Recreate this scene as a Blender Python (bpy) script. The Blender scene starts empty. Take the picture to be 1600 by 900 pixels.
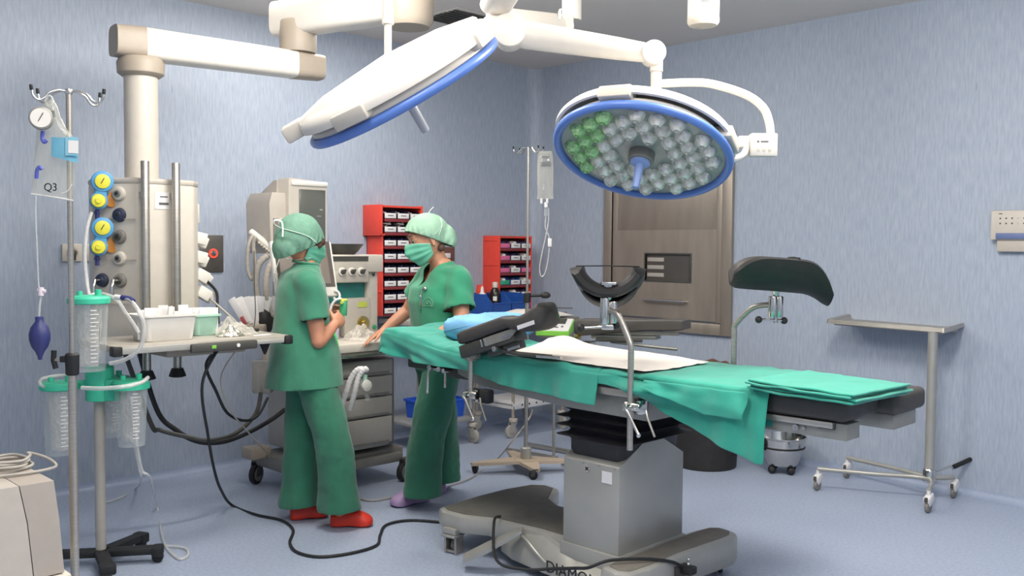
import bpy, bmesh, math, random
from mathutils import Vector, Matrix, noise, Euler
random.seed(7)
C = bpy.context.scene.collection
V = Vector
PI = math.pi
def R(d): return math.radians(d)

# ------------------------------------------------------------------ survey of the room
# camera station: 1.5 m above the floor, pitched down 2.55 degrees; rays turn survey points into places
FOC, PITCH, ROLL = 1465.7, 0.0444683, -0.00768713
cp, sp = math.cos(PITCH), math.sin(PITCH)
cr, sr = math.cos(ROLL), math.sin(ROLL)
CAMR = Matrix(((1,0,0),(0,cp,sp),(0,-sp,cp))) @ Matrix(((1,0,0),(0,0,1),(0,-1,0))) @ Matrix(((cr,-sr,0),(sr,cr,0),(0,0,1)))
EYE = V((0,0,1.5))
def ray(px, py): return CAMR @ V(((px-800)/FOC, (py-450)/FOC, 1.0))
def P(px, py, Y):
    d = ray(px, py); return EYE + d*(Y/d.y)
def G(px, py, z=0.0):
    d = ray(px, py); return EYE + d*((z-1.5)/d.z)
YAW = 0.7759
CORNER = V((0.19, 8.32, 0))
DL = V((-math.cos(YAW), -math.sin(YAW), 0))     # along the left wall, out of the corner
DR = V((math.sin(YAW), -math.cos(YAW), 0))      # along the right wall, out of the corner
HC = 3.05
A_L = math.atan2(-DL.y, -DL.x)                   # frame of things standing along the left wall (front = -y)
A_R = math.atan2(DR.y, DR.x)                     # frame of things along the right wall (front = -y)
def onL(s, z, off=0): return CORNER + DL*s + DR*off + V((0,0,z))
def onR(s, z, off=0): return CORNER + DR*s + DL*off + V((0,0,z))

# ------------------------------------------------------------------ materials
MATS = {}
def lin(c):
    return tuple(((v/12.92) if v <= .04045 else ((v+.055)/1.055)**2.4) for v in c)
def rgb(h):
    h = h.lstrip('#'); return lin(tuple(int(h[i:i+2],16)/255 for i in (0,2,4)))
def mat(name, col, rough=.5, metal=0, var=.08, scale=20, stretch=(1,1,1), bump=0, bscale=None, sheen=0, emis=None, coat=0, spec=None):
    if name in MATS: return MATS[name]
    m = bpy.data.materials.new(name); m.use_nodes = True
    nt = m.node_tree; N = nt.nodes; L = nt.links
    b = N['Principled BSDF']
    c = rgb(col) if isinstance(col, str) else col
    tc = N.new('ShaderNodeTexCoord'); mp = N.new('ShaderNodeMapping')
    mp.inputs['Scale'].default_value = stretch
    L.new(tc.outputs['Object'], mp.inputs['Vector'])
    nz = N.new('ShaderNodeTexNoise'); nz.inputs['Scale'].default_value = scale; nz.inputs['Detail'].default_value = 5
    L.new(mp.outputs['Vector'], nz.inputs['Vector'])
    rp = N.new('ShaderNodeValToRGB')
    rp.color_ramp.elements[0].position = .3; rp.color_ramp.elements[1].position = .7
    rp.color_ramp.elements[0].color = tuple(max(0,v*(1-var)) for v in c)+(1,)
    rp.color_ramp.elements[1].color = tuple(min(1,v*(1+var)) for v in c)+(1,)
    L.new(nz.outputs['Fac'], rp.inputs['Fac']); L.new(rp.outputs['Color'], b.inputs['Base Color'])
    b.inputs['Roughness'].default_value = rough; b.inputs['Metallic'].default_value = metal
    if spec is not None: b.inputs['Specular IOR Level'].default_value = spec
    if sheen: b.inputs['Sheen Weight'].default_value = sheen; b.inputs['Sheen Roughness'].default_value = .6
    if coat: b.inputs['Coat Weight'].default_value = coat
    if emis: b.inputs['Emission Color'].default_value = rgb(emis[0])+(1,); b.inputs['Emission Strength'].default_value = emis[1]
    if bump:
        bn = N.new('ShaderNodeTexNoise'); bn.inputs['Scale'].default_value = bscale or scale; bn.inputs['Detail'].default_value = 4
        L.new(mp.outputs['Vector'], bn.inputs['Vector'])
        bp = N.new('ShaderNodeBump'); bp.inputs['Strength'].default_value = bump; bp.inputs['Distance'].default_value = .01
        L.new(bn.outputs['Fac'], bp.inputs['Height']); L.new(bp.outputs['Normal'], b.inputs['Normal'])
    MATS[name] = m; return m
def clear(name, col='#e8ecec', body=.22, rough=.12, crinkle=0, bscale=40):
    """thin clear plastic: mostly lets light through, with a grey body and bright glints"""
    if name in MATS: return MATS[name]
    m = bpy.data.materials.new(name); m.use_nodes = True
    nt = m.node_tree; N = nt.nodes; L = nt.links
    b = N['Principled BSDF']; out = N['Material Output']
    b.inputs['Base Color'].default_value = rgb(col)+(1,); b.inputs['Roughness'].default_value = rough
    b.inputs['Coat Weight'].default_value = .5
    tr = N.new('ShaderNodeBsdfTransparent'); mx = N.new('ShaderNodeMixShader')
    lw = N.new('ShaderNodeLayerWeight'); lw.inputs['Blend'].default_value = .35
    tc = N.new('ShaderNodeTexCoord'); nz = N.new('ShaderNodeTexNoise'); nz.inputs['Scale'].default_value = bscale
    L.new(tc.outputs['Object'], nz.inputs['Vector'])
    ma = N.new('ShaderNodeMath'); ma.operation = 'MULTIPLY_ADD'; ma.inputs[1].default_value = .55; ma.inputs[2].default_value = body
    L.new(lw.outputs['Facing'], ma.inputs[0])
    m2 = N.new('ShaderNodeMath'); m2.operation = 'MULTIPLY_ADD'; m2.inputs[1].default_value = .15; m2.use_clamp = True
    L.new(nz.outputs['Fac'], m2.inputs[0]); L.new(ma.outputs[0], m2.inputs[2])
    L.new(m2.outputs[0], mx.inputs['Fac'])
    L.new(tr.outputs[0], mx.inputs[1]); L.new(b.outputs[0], mx.inputs[2]); L.new(mx.outputs[0], out.inputs['Surface'])
    if crinkle:
        bp = N.new('ShaderNodeBump'); bp.inputs['Strength'].default_value = crinkle; bp.inputs['Distance'].default_value = .02
        L.new(nz.outputs['Fac'], bp.inputs['Height']); L.new(bp.outputs['Normal'], b.inputs['Normal'])
    MATS[name] = m; return m

def wall_mat():
    m = bpy.data.materials.new('streaked_blue_vinyl'); m.use_nodes = True
    nt = m.node_tree; N = nt.nodes; L = nt.links; b = N['Principled BSDF']
    tc = N.new('ShaderNodeTexCoord')
    def nz(sc, st, det=6):
        mp = N.new('ShaderNodeMapping'); mp.inputs['Scale'].default_value = st
        L.new(tc.outputs['Object'], mp.inputs['Vector'])
        n = N.new('ShaderNodeTexNoise'); n.inputs['Scale'].default_value = sc; n.inputs['Detail'].default_value = det
        L.new(mp.outputs['Vector'], n.inputs['Vector']); return n
    a = nz(15, (5,5,.7), 8); r = N.new('ShaderNodeValToRGB')
    e = r.color_ramp.elements
    e[0].position = .22; e[0].color = rgb('#939fb2')+(1,); e[1].position = .80; e[1].color = rgb('#b0b9c6')+(1,)
    L.new(a.outputs['Fac'], r.inputs['Fac'])
    d = nz(6, (8,8,.9), 3); r2 = N.new('ShaderNodeValToRGB')
    r2.color_ramp.elements[0].position = .69; r2.color_ramp.elements[0].color = (0,0,0,1)
    r2.color_ramp.elements[1].position = .82; r2.color_ramp.elements[1].color = (1,1,1,1)
    L.new(d.outputs['Fac'], r2.inputs['Fac'])
    mx = N.new('ShaderNodeMixRGB'); mx.inputs['Color2'].default_value = rgb('#8089a0')+(1,)
    L.new(r2.outputs['Color'], mx.inputs['Fac']); L.new(r.outputs['Color'], mx.inputs['Color1'])
    L.new(mx.outputs['Color'], b.inputs['Base Color']); b.inputs['Roughness'].default_value = .45
    b.inputs['Specular IOR Level'].default_value = .35
    return m
def floor_mat():
    m = bpy.data.materials.new('speckled_blue_floor'); m.use_nodes = True
    nt = m.node_tree; N = nt.nodes; L = nt.links; b = N['Principled BSDF']
    tc = N.new('ShaderNodeTexCoord')
    n1 = N.new('ShaderNodeTexNoise'); n1.inputs['Scale'].default_value = 60; n1.inputs['Detail'].default_value = 4
    n2 = N.new('ShaderNodeTexVoronoi'); n2.inputs['Scale'].default_value = 110
    n3 = N.new('ShaderNodeTexNoise'); n3.inputs['Scale'].default_value = 1.3
    for n in (n1, n2, n3): L.new(tc.outputs['Object'], n.inputs['Vector'])
    r = N.new('ShaderNodeValToRGB'); e = r.color_ramp.elements
    e[0].position = .30; e[0].color = rgb('#97a3b9')+(1,); e[1].position = .72; e[1].color = rgb('#abb6ca')+(1,)
    L.new(n1.outputs['Fac'], r.inputs['Fac'])
    r2 = N.new('ShaderNodeValToRGB'); r2.color_ramp.elements[0].position = .12; r2.color_ramp.elements[0].color = (1,1,1,1)
    r2.color_ramp.elements[1].position = .22; r2.color_ramp.elements[1].color = (0,0,0,1)
    L.new(n2.outputs['Distance'], r2.inputs['Fac'])
    mx = N.new('ShaderNodeMixRGB'); mx.inputs['Color2'].default_value = rgb('#7484a2')+(1,)
    mm = N.new('ShaderNodeMath'); mm.operation = 'MULTIPLY'; mm.inputs[1].default_value = .28
    L.new(r2.outputs['Color'], mm.inputs[0]); L.new(mm.outputs[0], mx.inputs['Fac']); L.new(r.outputs['Color'], mx.inputs['Color1'])
    L.new(mx.outputs['Color'], b.inputs['Base Color'])
    r3 = N.new('ShaderNodeMapRange'); r3.inputs['To Min'].default_value = .34; r3.inputs['To Max'].default_value = .5
    L.new(n3.outputs['Fac'], r3.inputs['Value']); L.new(r3.outputs[0], b.inputs['Roughness'])
    return m

M_ = dict(
    white   = mat('warm_white_paint', '#d5d0c8', .38, var=.02),
    cream   = mat('cream_plastic', '#c4bdb2', .45, var=.03),
    beige   = mat('beige_enamel', '#b8b0a6', .5, var=.04),
    greybeige = mat('grey_beige_enamel', '#a7a29a', .45, var=.04),
    taupe   = mat('taupe_plastic', '#a09587', .5, var=.03),
    steel   = mat('brushed_steel', '#b3aea6', .32, .8, var=.10, scale=14, stretch=(1,1,12), bump=.03, bscale=30),
    hatch   = mat('dull_stainless_sheet', '#a0968a', .40, .55, var=.10, scale=4, stretch=(3,3,.6)),
    colsteel= mat('matt_stainless_sheet', '#a9a8a2', .38, .4, var=.07, scale=5),
    chrome  = mat('polished_chrome', '#cfcdc8', .16, 1, var=.03),
    silver  = mat('silver_grey_paint', '#a9a8a2', .36, .25, var=.04),
    silver2 = mat('grey_metal_frame', '#8d8c86', .40, .35, var=.06),
    black   = mat('black_vinyl', '#2d2b2b', .5, spec=.35, var=.15, bump=.05, bscale=120),
    rubber  = mat('black_rubber', '#1b1c1e', .6, var=.15),
    insert  = mat('worn_grey_insert', '#5f5d57', .6, var=.10),
    dgrey   = mat('dark_grey_plastic', '#44433f', .5, var=.08),
    mgrey   = mat('mid_grey_plastic', '#7b7872', .5, var=.06),
    anthra  = mat('anthracite_pad', '#403d3b', .6, var=.08, bump=.04, bscale=160),
    blue    = mat('blue_rim_plastic', '#5679c2', .35, var=.04),
    bluebin = mat('blue_bin_plastic', '#24509c', .42, var=.06),
    darkbin = mat('dark_indigo_bin', '#30304e', .5, var=.08),
    violetbin = mat('dark_violet_bin', '#4a3f60', .5, var=.08),
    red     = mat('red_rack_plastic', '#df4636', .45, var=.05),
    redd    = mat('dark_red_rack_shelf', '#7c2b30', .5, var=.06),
    paper   = mat('white_paper', '#e9e7e4', .7, var=.02),
    label   = mat('label_card', '#dcdada', .6, var=.03),
    ink     = mat('black_ink', '#202124', .6, var=.02),
    greyink = mat('grey_print', '#5a5a5a', .6, var=.02),
    scrub   = mat('green_scrub_cotton', '#2c785c', .85, var=.10, scale=9, sheen=.25, bump=.10, bscale=45),
    scrub2  = mat('bright_green_scrub_cotton', '#288864', .85, var=.10, scale=9, sheen=.25, bump=.10, bscale=45),
    trouser = mat('green_trouser_cotton', '#246b51', .85, var=.12, scale=9, sheen=.2, bump=.10, bscale=45),
    drape   = mat('surgical_green_drape', '#12927e', .8, var=.07, scale=10, sheen=.25, bump=.08, bscale=60),
    sheet   = mat('white_sheet', '#d9d2cb', .8, var=.03, scale=8, bump=.1, bscale=30),
    bluewrap= mat('pale_blue_wrap', '#78b0dd', .7, var=.16, scale=12, bump=.25, bscale=18),
    skin    = mat('skin', '#bd8468', .5, var=.06, scale=14),
    skin2   = mat('pale_skin', '#c18a6d', .5, var=.06, scale=14),
    hair    = mat('brown_hair', '#4a3426', .6, var=.2, scale=60),
    cap     = mat('sea_green_cap', '#658f7b', .8, var=.12, scale=14, bump=.1, bscale=40),
    cap2    = mat('pale_green_cap', '#93b9a0', .8, var=.12, scale=14, bump=.1, bscale=40),
    mask    = mat('green_face_mask', '#66b498', .75, var=.06),
    tape    = mat('white_tape', '#e6e8e2', .7, var=.02),
    clogred = mat('red_clog_rubber', '#d0321f', .5, var=.08),
    cloglilac = mat('lilac_clog_rubber', '#a98fb8', .55, var=.06),
    mint    = mat('mint_lid_plastic', '#3fbf9a', .4, var=.05),
    minttub = mat('pale_mint_tub', '#a3cdbb', .5, var=.05),
    whitetub= mat('white_tub_plastic', '#dedad2', .42, var=.02),
    gaugeblue = mat('regulator_blue', '#4f93c4', .4, var=.04),
    gaugeyel= mat('regulator_yellow', '#d6cf3e', .4, var=.05),
    orange  = mat('orange_plastic', '#d88a33', .45, var=.05),
    navy    = mat('navy_rubber', '#2c3268', .45, var=.08),
    outletblue = mat('dark_blue_outlet', '#2b3146', .45, var=.05),
    outletgrey = mat('grey_outlet', '#77756f', .45, var=.05),
    screen  = mat('dim_screen', '#5a5d58', .18, var=.06, scale=3),
    screen2 = mat('brown_grey_screen', '#7a7069', .2, var=.08, scale=2),
    lime    = mat('lime_green_plastic', '#7fc44c', .45, var=.04),
    limehose= mat('bright_green_tube', '#4cc463', .4, var=.05),
    face    = mat('gauge_face', '#dcd9d2', .4, var=.02),
    brown   = mat('brown_wicker', '#6b4a3c', .75, var=.3, scale=60, bump=.5, bscale=70),
    yellowgr= mat('yellow_green_label', '#c3cf5c', .5, var=.03),
    brass   = mat('brass_fitting', '#c9b26a', .3, 1, var=.05),
    redlamp = mat('red_lit_ring', '#d8503e', .4, var=.02, emis=('#ff4a3a', .8)),
    teal    = mat('teal_tinted_plastic', '#2f7f78', .3, var=.08),
    green   = mat('green_device_plastic', '#3f9a6c', .4, var=.05),
    foil    = mat('silver_foil', '#d5cfc2', .22, .75, var=.12, scale=40, bump=.8, bscale=50),
    bellow  = mat('black_bellows', '#232326', .5, var=.2),
    grille  = mat('grey_grille', '#8d8a86', .6, var=.05),
    shelfgrey = mat('grey_laminate', '#a8a298', .4, var=.05),
    tubing  = clear('milky_tubing', '#dededc', .34, .25),
    bag     = clear('clear_bag_film', '#dcdac8', .10, .1, crinkle=.4, bscale=9),
    canister= clear('clear_canister', '#cfd6d6', .06, .15),
    crinkle = clear('crinkled_cellophane', '#ece8de', .22, .1, crinkle=1.2, bscale=45),
    lensglass = clear('lens_plastic', '#c9d2d2', .45, .08),
)

# ------------------------------------------------------------------ mesh builder
def rotz(a): return Matrix.Rotation(a, 4, 'Z')
def axis_frame(d):
    d = d.normalized(); up = V((0,0,1)) if abs(d.z) < .95 else V((1,0,0))
    x = d.cross(up).normalized(); y = d.cross(x).normalized()
    return x, y
def spline(pts, n=8, closed=False):
    pts = [V(p) for p in pts]; out = []; m = len(pts)
    rng = range(m) if closed else range(m-1)
    for i in rng:
        if closed: p0, p1, p2, p3 = pts[(i-1)%m], pts[i], pts[(i+1)%m], pts[(i+2)%m]
        else: p0, p1, p2, p3 = pts[max(i-1,0)], pts[i], pts[i+1], pts[min(i+2,m-1)]
        for k in range(n):
            t = k/n
            out.append(.5*((2*p1)+(p2-p0)*t+(2*p0-5*p1+4*p2-p3)*t*t+(3*p1-p0-3*p2+p3)*t**3))
    if not closed: out.append(pts[-1])
    return out
class MB:
    def __init__(s, M=None): s.v = []; s.f = []; s.M = M
    def add(s, vs, fs):
        o = len(s.v)
        for v in vs: s.v.append(s.M @ V(v) if s.M else V(v))
        for f in fs: s.f.append([i+o for i in f])
        return s
    def bmadd(s, bm):
        bm.verts.index_update(); vs = [v.co.copy() for v in bm.verts]; fs = [[v.index for v in f.verts] for f in bm.faces]
        bm.free(); return s.add(vs, fs)
    def box(s, c, size, a=0, bev=0, seg=2, M=None):
        bm = bmesh.new(); bmesh.ops.create_cube(bm, size=1)
        bmesh.ops.scale(bm, vec=V(size), verts=bm.verts)
        if bev: bmesh.ops.bevel(bm, geom=list(bm.edges), offset=bev, segments=seg, profile=.5, affect='EDGES')
        T = Matrix.Translation(V(c)) @ (M if M else rotz(a))
        bmesh.ops.transform(bm, matrix=T, verts=bm.verts); return s.bmadd(bm)
    def cyl(s, a, b, r, r2=None, n=20, bev=0):
        a, b = V(a), V(b); r2 = r if r2 is None else r2
        x, y = axis_frame(b-a); d = (b-a).normalized(); L = (b-a).length
        if bev:
            bev = min(bev, L*.45, r*.9, r2*.9)
            prof = [(r-bev,0),(r-bev*.3,bev*.3),(r,bev),(r2,L-bev),(r2-bev*.3,L-bev*.3),(r2-bev,L)]
        else: prof = [(r,0),(r2,L)]
        vs = [a + d*h + (x*math.cos(2*PI*k/n)+y*math.sin(2*PI*k/n))*q for q,h in prof for k in range(n)]
        fs = [[j*n+k, j*n+(k+1)%n, (j+1)*n+(k+1)%n, (j+1)*n+k] for j in range(len(prof)-1) for k in range(n)]
        fs += [list(range(n))[::-1], [(len(prof)-1)*n+k for k in range(n)]]
        return s.add(vs, fs)
    def tube(s, pts, r, n=10, closed=False, cap=True, flat=None):
        pts = [V(p) for p in pts]; m = len(pts)
        rr = r if isinstance(r, (list,tuple)) else [r]*m
        tan = []
        for i in range(m):
            if closed: t = pts[(i+1)%m]-pts[(i-1)%m]
            else: t = pts[min(i+1,m-1)]-pts[max(i-1,0)]
            tan.append(t.normalized() if t.length > 1e-9 else V((0,0,1)))
        x, y = axis_frame(tan[0]); vs = []
        for i in range(m):
            if i:
                q = tan[i-1].rotation_difference(tan[i]); x = q @ x; x = (x - tan[i]*x.dot(tan[i])).normalized()
            y = tan[i].cross(x)
            for k in range(n):
                a = 2*PI*k/n; vs.append(pts[i]+(x*math.cos(a)+y*math.sin(a)*(flat or 1))*rr[i])
        fs = []
        for i in range(m if closed else m-1):
            j = (i+1) % m
            for k in range(n): fs.append([i*n+k, i*n+(k+1)%n, j*n+(k+1)%n, j*n+k])
        if cap and not closed: fs += [list(range(n))[::-1], [(m-1)*n+k for k in range(n)]]
        return s.add(vs, fs)
    def lathe(s, prof, c=(0,0,0), n=32, M=None, sx=1, sy=1):
        T = Matrix.Translation(V(c)) @ (M if M else Matrix())
        vs = [T @ V((r*math.cos(2*PI*k/n)*sx, r*math.sin(2*PI*k/n)*sy, z)) for r,z in prof for k in range(n)]
        fs = [[j*n+k, j*n+(k+1)%n, (j+1)*n+(k+1)%n, (j+1)*n+k] for j in range(len(prof)-1) for k in range(n)]
        if prof[0][0] > 1e-5: fs.append(list(range(n))[::-1])
        if prof[-1][0] > 1e-5: fs.append([(len(prof)-1)*n+k for k in range(n)])
        return s.add(vs, fs)
    def prism(s, poly, z0, z1, M=None, bev=0):
        bm = bmesh.new(); vs = [bm.verts.new((p[0],p[1],z0)) for p in poly]
        f = bm.faces.new(vs); r = bmesh.ops.extrude_face_region(bm, geom=[f])
        bmesh.ops.translate(bm, vec=(0,0,z1-z0), verts=[g for g in r['geom'] if isinstance(g, bmesh.types.BMVert)])
        bmesh.ops.recalc_face_normals(bm, faces=bm.faces)
        if bev: bmesh.ops.bevel(bm, geom=list(bm.edges), offset=bev, segments=2, profile=.5, affect='EDGES')
        if M: bmesh.ops.transform(bm, matrix=M, verts=bm.verts)
        return s.bmadd(bm)
    def loft(s, rings, cap=True, closed=False):
        n = len(rings[0]); vs = [p for r in rings for p in r]; m = len(rings)
        fs = [[i*n+k, i*n+(k+1)%n, ((i+1)%m)*n+(k+1)%n, ((i+1)%m)*n+k] for i in range(m if closed else m-1) for k in range(n)]
        if cap and not closed: fs += [list(range(n))[::-1], [(m-1)*n+k for k in range(n)]]
        return s.add(vs, fs)
    def grid(s, fn, nu, nv):
        vs = [fn(i/nu, j/nv) for i in range(nu+1) for j in range(nv+1)]
        fs = [[i*(nv+1)+j, (i+1)*(nv+1)+j, (i+1)*(nv+1)+j+1, i*(nv+1)+j+1] for i in range(nu) for j in range(nv)]
        return s.add(vs, fs)
    def ell(s, c, r, M=None, nu=16, nv=12):
        prof = [(math.sin(PI*j/nv), -math.cos(PI*j/nv)) for j in range(nv+1)]
        T = (M if M else Matrix()) @ Matrix.Diagonal((r[0],r[1],r[2],1))
        return s.lathe(prof, c, nu, T)
    def mesh(s, name, inv=None, weld=True):
        me = bpy.data.meshes.new(name)
        vs = [inv @ v for v in s.v] if inv else s.v
        me.from_pydata([tuple(v) for v in vs], [], s.f)
        bm = bmesh.new(); bm.from_mesh(me)
        if weld: bmesh.ops.remove_doubles(bm, verts=bm.verts, dist=1e-6)
        bmesh.ops.recalc_face_normals(bm, faces=bm.faces); bm.to_mesh(me); bm.free()
        return me

def setp(o, label=None, cat=None, group=None, kind=None):
    if label: o['label'] = label
    if cat: o['category'] = cat
    if group: o['group'] = group
    if kind: o['kind'] = kind
    return o
def smooth(me, ang=38):
    for p in me.polygons: p.use_smooth = True
    try: me.set_sharp_from_angle(angle=R(ang))
    except Exception: pass
def obj(name, mb, m, parent=None, world=False, label=None, ang=38):
    """one mesh object; world=True: the builder worked in room coordinates and the mesh is brought into its parent's frame"""
    inv = None
    if parent is not None and world: inv = wm(parent).inverted()
    me = mb.mesh(name, inv) if isinstance(mb, MB) else mb
    if isinstance(m, str): m = M_[m]
    me.materials.clear(); me.materials.append(m); smooth(me, ang)
    o = bpy.data.objects.new(name, me); C.objects.link(o)
    if parent is not None: o.parent = parent
    if label: o['label'] = label
    return o
def wm(o):
    M = o.matrix_basis
    return wm(o.parent) @ M if o.parent else M.copy()
def thing(name, label, cat, loc=(0,0,0), rz=0, group=None):
    o = bpy.data.objects.new(name, None); C.objects.link(o); o.empty_display_size = .1
    o.location = loc; o.rotation_euler = (0,0,rz); return setp(o, label, cat, group)
def solo(name, mb, m, label, cat, loc=(0,0,0), rz=0, group=None, world=True, ang=38):
    """a thing that is one mesh, its origin at loc"""
    T = Matrix.Translation(V(loc)) @ rotz(rz)
    me = mb.mesh(name, T.inverted() if world else None)
    mm = M_[m] if isinstance(m, str) else m
    me.materials.append(mm); smooth(me, ang)
    o = bpy.data.objects.new(name, me); C.objects.link(o); o.location = loc; o.rotation_euler = (0,0,rz)
    return setp(o, label, cat, group)
def dup(root, loc=None, rz=None, label=None, group=None):
    r = root.copy(); C.objects.link(r)
    if loc is not None: r.location = loc
    if rz is not None: r.rotation_euler = (0,0,rz)
    if label: r['label'] = label
    if group: r['group'] = group
    for ch in list(root.children):
        c = ch.copy(); C.objects.link(c); c.parent = r
        for g in list(ch.children):
            d = g.copy(); C.objects.link(d); d.parent = c
    return r
def text(s, size, M, m, parent, depth=.0008, name='lettering'):
    cu = bpy.data.curves.new('lettering_curve', 'FONT'); cu.body = s; cu.size = size; cu.extrude = depth
    cu.align_x = 'CENTER'; cu.align_y = 'CENTER'
    t = bpy.data.objects.new('tmp', cu); C.objects.link(t)
    dg = bpy.context.evaluated_depsgraph_get(); me = bpy.data.meshes.new_from_object(t.evaluated_get(dg))
    bpy.data.objects.remove(t); bpy.data.curves.remove(cu)
    me.transform(M); me.name = name
    me.materials.clear(); me.materials.append(M_[m])
    o = bpy.data.objects.new(name, me); C.objects.link(o); o.parent = parent; return o
FRONT = Matrix.Rotation(PI/2, 4, 'X')      # lettering that faces -y
def remesh(mb, voxel, it=4, fac=.5, tri_clean=True):
    me = mb.mesh('tmp_mesh', weld=False); o = bpy.data.objects.new('tmp_obj', me); C.objects.link(o)
    md = o.modifiers.new('r', 'REMESH'); md.mode = 'VOXEL'; md.voxel_size = voxel; md.use_smooth_shade = True
    if it:
        sm = o.modifiers.new('s', 'SMOOTH'); sm.factor = fac; sm.iterations = it
    dg = bpy.context.evaluated_depsgraph_get(); out = bpy.data.meshes.new_from_object(o.evaluated_get(dg))
    bpy.data.objects.remove(o); bpy.data.meshes.remove(me); return out
def interp(tab, x):
    if x <= tab[0][0]: return tab[0][1]
    for (a,b),(c,d) in zip(tab, tab[1:]):
        if x <= c: return b + (d-b)*(x-a)/(c-a)
    return tab[-1][1]
def caster(mb_wheel, mb_fork, c, ang, r=.05, w=.024, top=.03):
    """swivel castor on the floor under c: wheel and fork"""
    c = V(c); d = V((math.cos(ang), math.sin(ang), 0)); a = V((-d.y, d.x, 0)); k = V((c.x, c.y, r)) - d*.02
    mb_wheel.cyl(k-a*w/2, k+a*w/2, r, n=24, bev=.006)
    for s_ in (-1,1):
        q = k + a*s_*(w/2+.006)
        mb_fork.prism([(-r*.45,-r*.2),(r*.35,-r*.2),(r*.75,r*1.25),(-r*.2,r*1.25)], -.003, .003,
            Matrix.Translation(q) @ Matrix(((d.x,0,a.x,0),(d.y,0,a.y,0),(0,1,0,0),(0,0,0,1))))
    mb_fork.box((c.x, c.y, r*2.28), (r*1.1, w+.018, r*.16), ang, .003)
    mb_fork.cyl((c.x, c.y, r*2.3), (c.x, c.y, r*2.3+top), r*.22, n=12)
# ================================================================== ROOM
SPAN = 7.0
wm_wall = wall_mat()
def struct(name, mb, m, loc=(0,0,0), rz=0):
    T = Matrix.Translation(V(loc)) @ rotz(rz)
    me = mb.mesh(name); me.materials.append(M_[m] if isinstance(m, str) else m); smooth(me)
    o = bpy.data.objects.new(name, me); C.objects.link(o); o.location = loc; o.rotation_euler = (0,0,rz); o['kind'] = 'structure'; return o
# walls: local x runs along the wall, y points out of the room; slabs 0.15 thick
far_l = CORNER + DL*SPAN; far_r = CORNER + DR*SPAN
def slab(): return MB().box((SPAN/2, .075, HC/2), (SPAN+.3, .15, HC))
struct('wall_left', slab(), wm_wall, far_l, A_L)
struct('wall_right', slab(), wm_wall, CORNER, A_R)
struct('wall_front', slab(), wm_wall, far_r + DL*SPAN, A_R+PI)
struct('wall_back', slab(), wm_wall, far_r, A_L+PI)
fl = MB().box((SPAN/2, -SPAN/2, -.05), (SPAN+.3, SPAN+.3, .1)); struct('floor', fl, floor_mat(), CORNER, A_R)
ce = MB().box((SPAN/2, -SPAN/2, HC+.05), (SPAN+.3, SPAN+.3, .1))
struct('ceiling', ce, mat('ceiling_paint', '#dcd7d0', .7, var=.015, scale=3), CORNER, A_R)
# coved floor edge and rounded wall corner
cove = mat('cove_vinyl', '#98a5bd', .42, var=.05, scale=50)
def cove_mb(L):
    r = .05; sec = [(0,0.0)] + [(-r+r*math.sin(t), r-r*math.cos(t)) for t in [PI/2*k/8 for k in range(9)]][::-1]
    return MB().loft([[V((x, a, b)) for a, b in [(-.0,0)]+[(-r+r*math.sin(PI/2*k/8), r-r*math.cos(PI/2*k/8)) for k in range(8,-1,-1)]] for x in (0, L)])
struct('baseboard_left', cove_mb(SPAN), cove, far_l, A_L)
struct('baseboard_right', cove_mb(SPAN), cove, CORNER, A_R)
cr_ = .12
fil = [(0,0)] + [(cr_-cr_*math.sin(PI/2*k/10), -(cr_-cr_*math.cos(PI/2*k/10))) for k in range(11)]
struct('trim_1', MB().prism(fil, 0, HC-.001), wm_wall, CORNER, A_R)

# ================================================================== STAINLESS PASS-THROUGH in the right wall
h = thing('pass_through_hatch', 'large dull stainless steel pass-through hatch set in the right wall', 'hatch', onR(1.434, .85), A_R)
W2, H2 = .607, 1.5
def ring_frame(mb, w, hgt, t, d, y=0, bev=.006):
    mb.box((-w+t/2, y-d/2, hgt/2), (t, d, hgt), bev=bev); mb.box((w-t/2, y-d/2, hgt/2), (t, d, hgt), bev=bev)
    mb.box((0, y-d/2, t/2), (2*w-2*t, d, t), bev=bev); mb.box((0, y-d/2, hgt-t/2), (2*w-2*t, d, t), bev=bev); return mb
obj('frame', ring_frame(MB(), W2, H2, .085, .035), 'hatch', h)
for sx in (-1,1): obj('inner_frame', MB().box((sx*(W2-.115), -.012, H2/2), (.05, .024, H2-.18), bev=.004), 'hatch', h)
obj('upper_panel', MB().box((0, -.008, 1.06), (.95, .016, .57), bev=.003), 'hatch', h)
lp = MB()   # sliding lower panel with a window cut in it
wx0, wx1, wz0, wz1 = -.18, .25, .39, .60
for (x0,x1,z0,z1) in ((-.475,.475,.10,wz0),(-.475,.475,wz1,.785),(-.475,wx0,wz0,wz1),(wx1,.475,wz0,wz1)):
    lp.box(((x0+x1)/2, -.013, (z0+z1)/2), (x1-x0, .026, z1-z0))
pn = obj('sliding_panel', lp, 'hatch', h)
obj('window_surround', ring_frame(MB(M=Matrix.Translation((.035,-.013,wz0-.008))), .223, .226, .012, .02, bev=.002), 'dgrey', pn)
obj('window_glass', MB().box((.035,-.006,(wz0+wz1)/2), (.43,.006,.21)), mat('dark_hatch_glass','#4f4d49',.12,var=.15,scale=3), pn)
ws = MB()
for k in range(3): ws.box((-.09, -.0105, wz0+.045+k*.06), (.16,.004,.03), bev=.001)  # pale bars on the glass, a painted reflection of shelves
obj('shelf_reflection', ws, 'greybeige', pn)
obj('handle', MB().tube(spline([(-.17,-.026,.235),(-.165,-.06,.24),(-.13,-.066,.24),(.18,-.066,.24),(.215,-.06,.24),(.22,-.026,.235)],6), .009), 'chrome', pn, label='polished bar handle')

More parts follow.
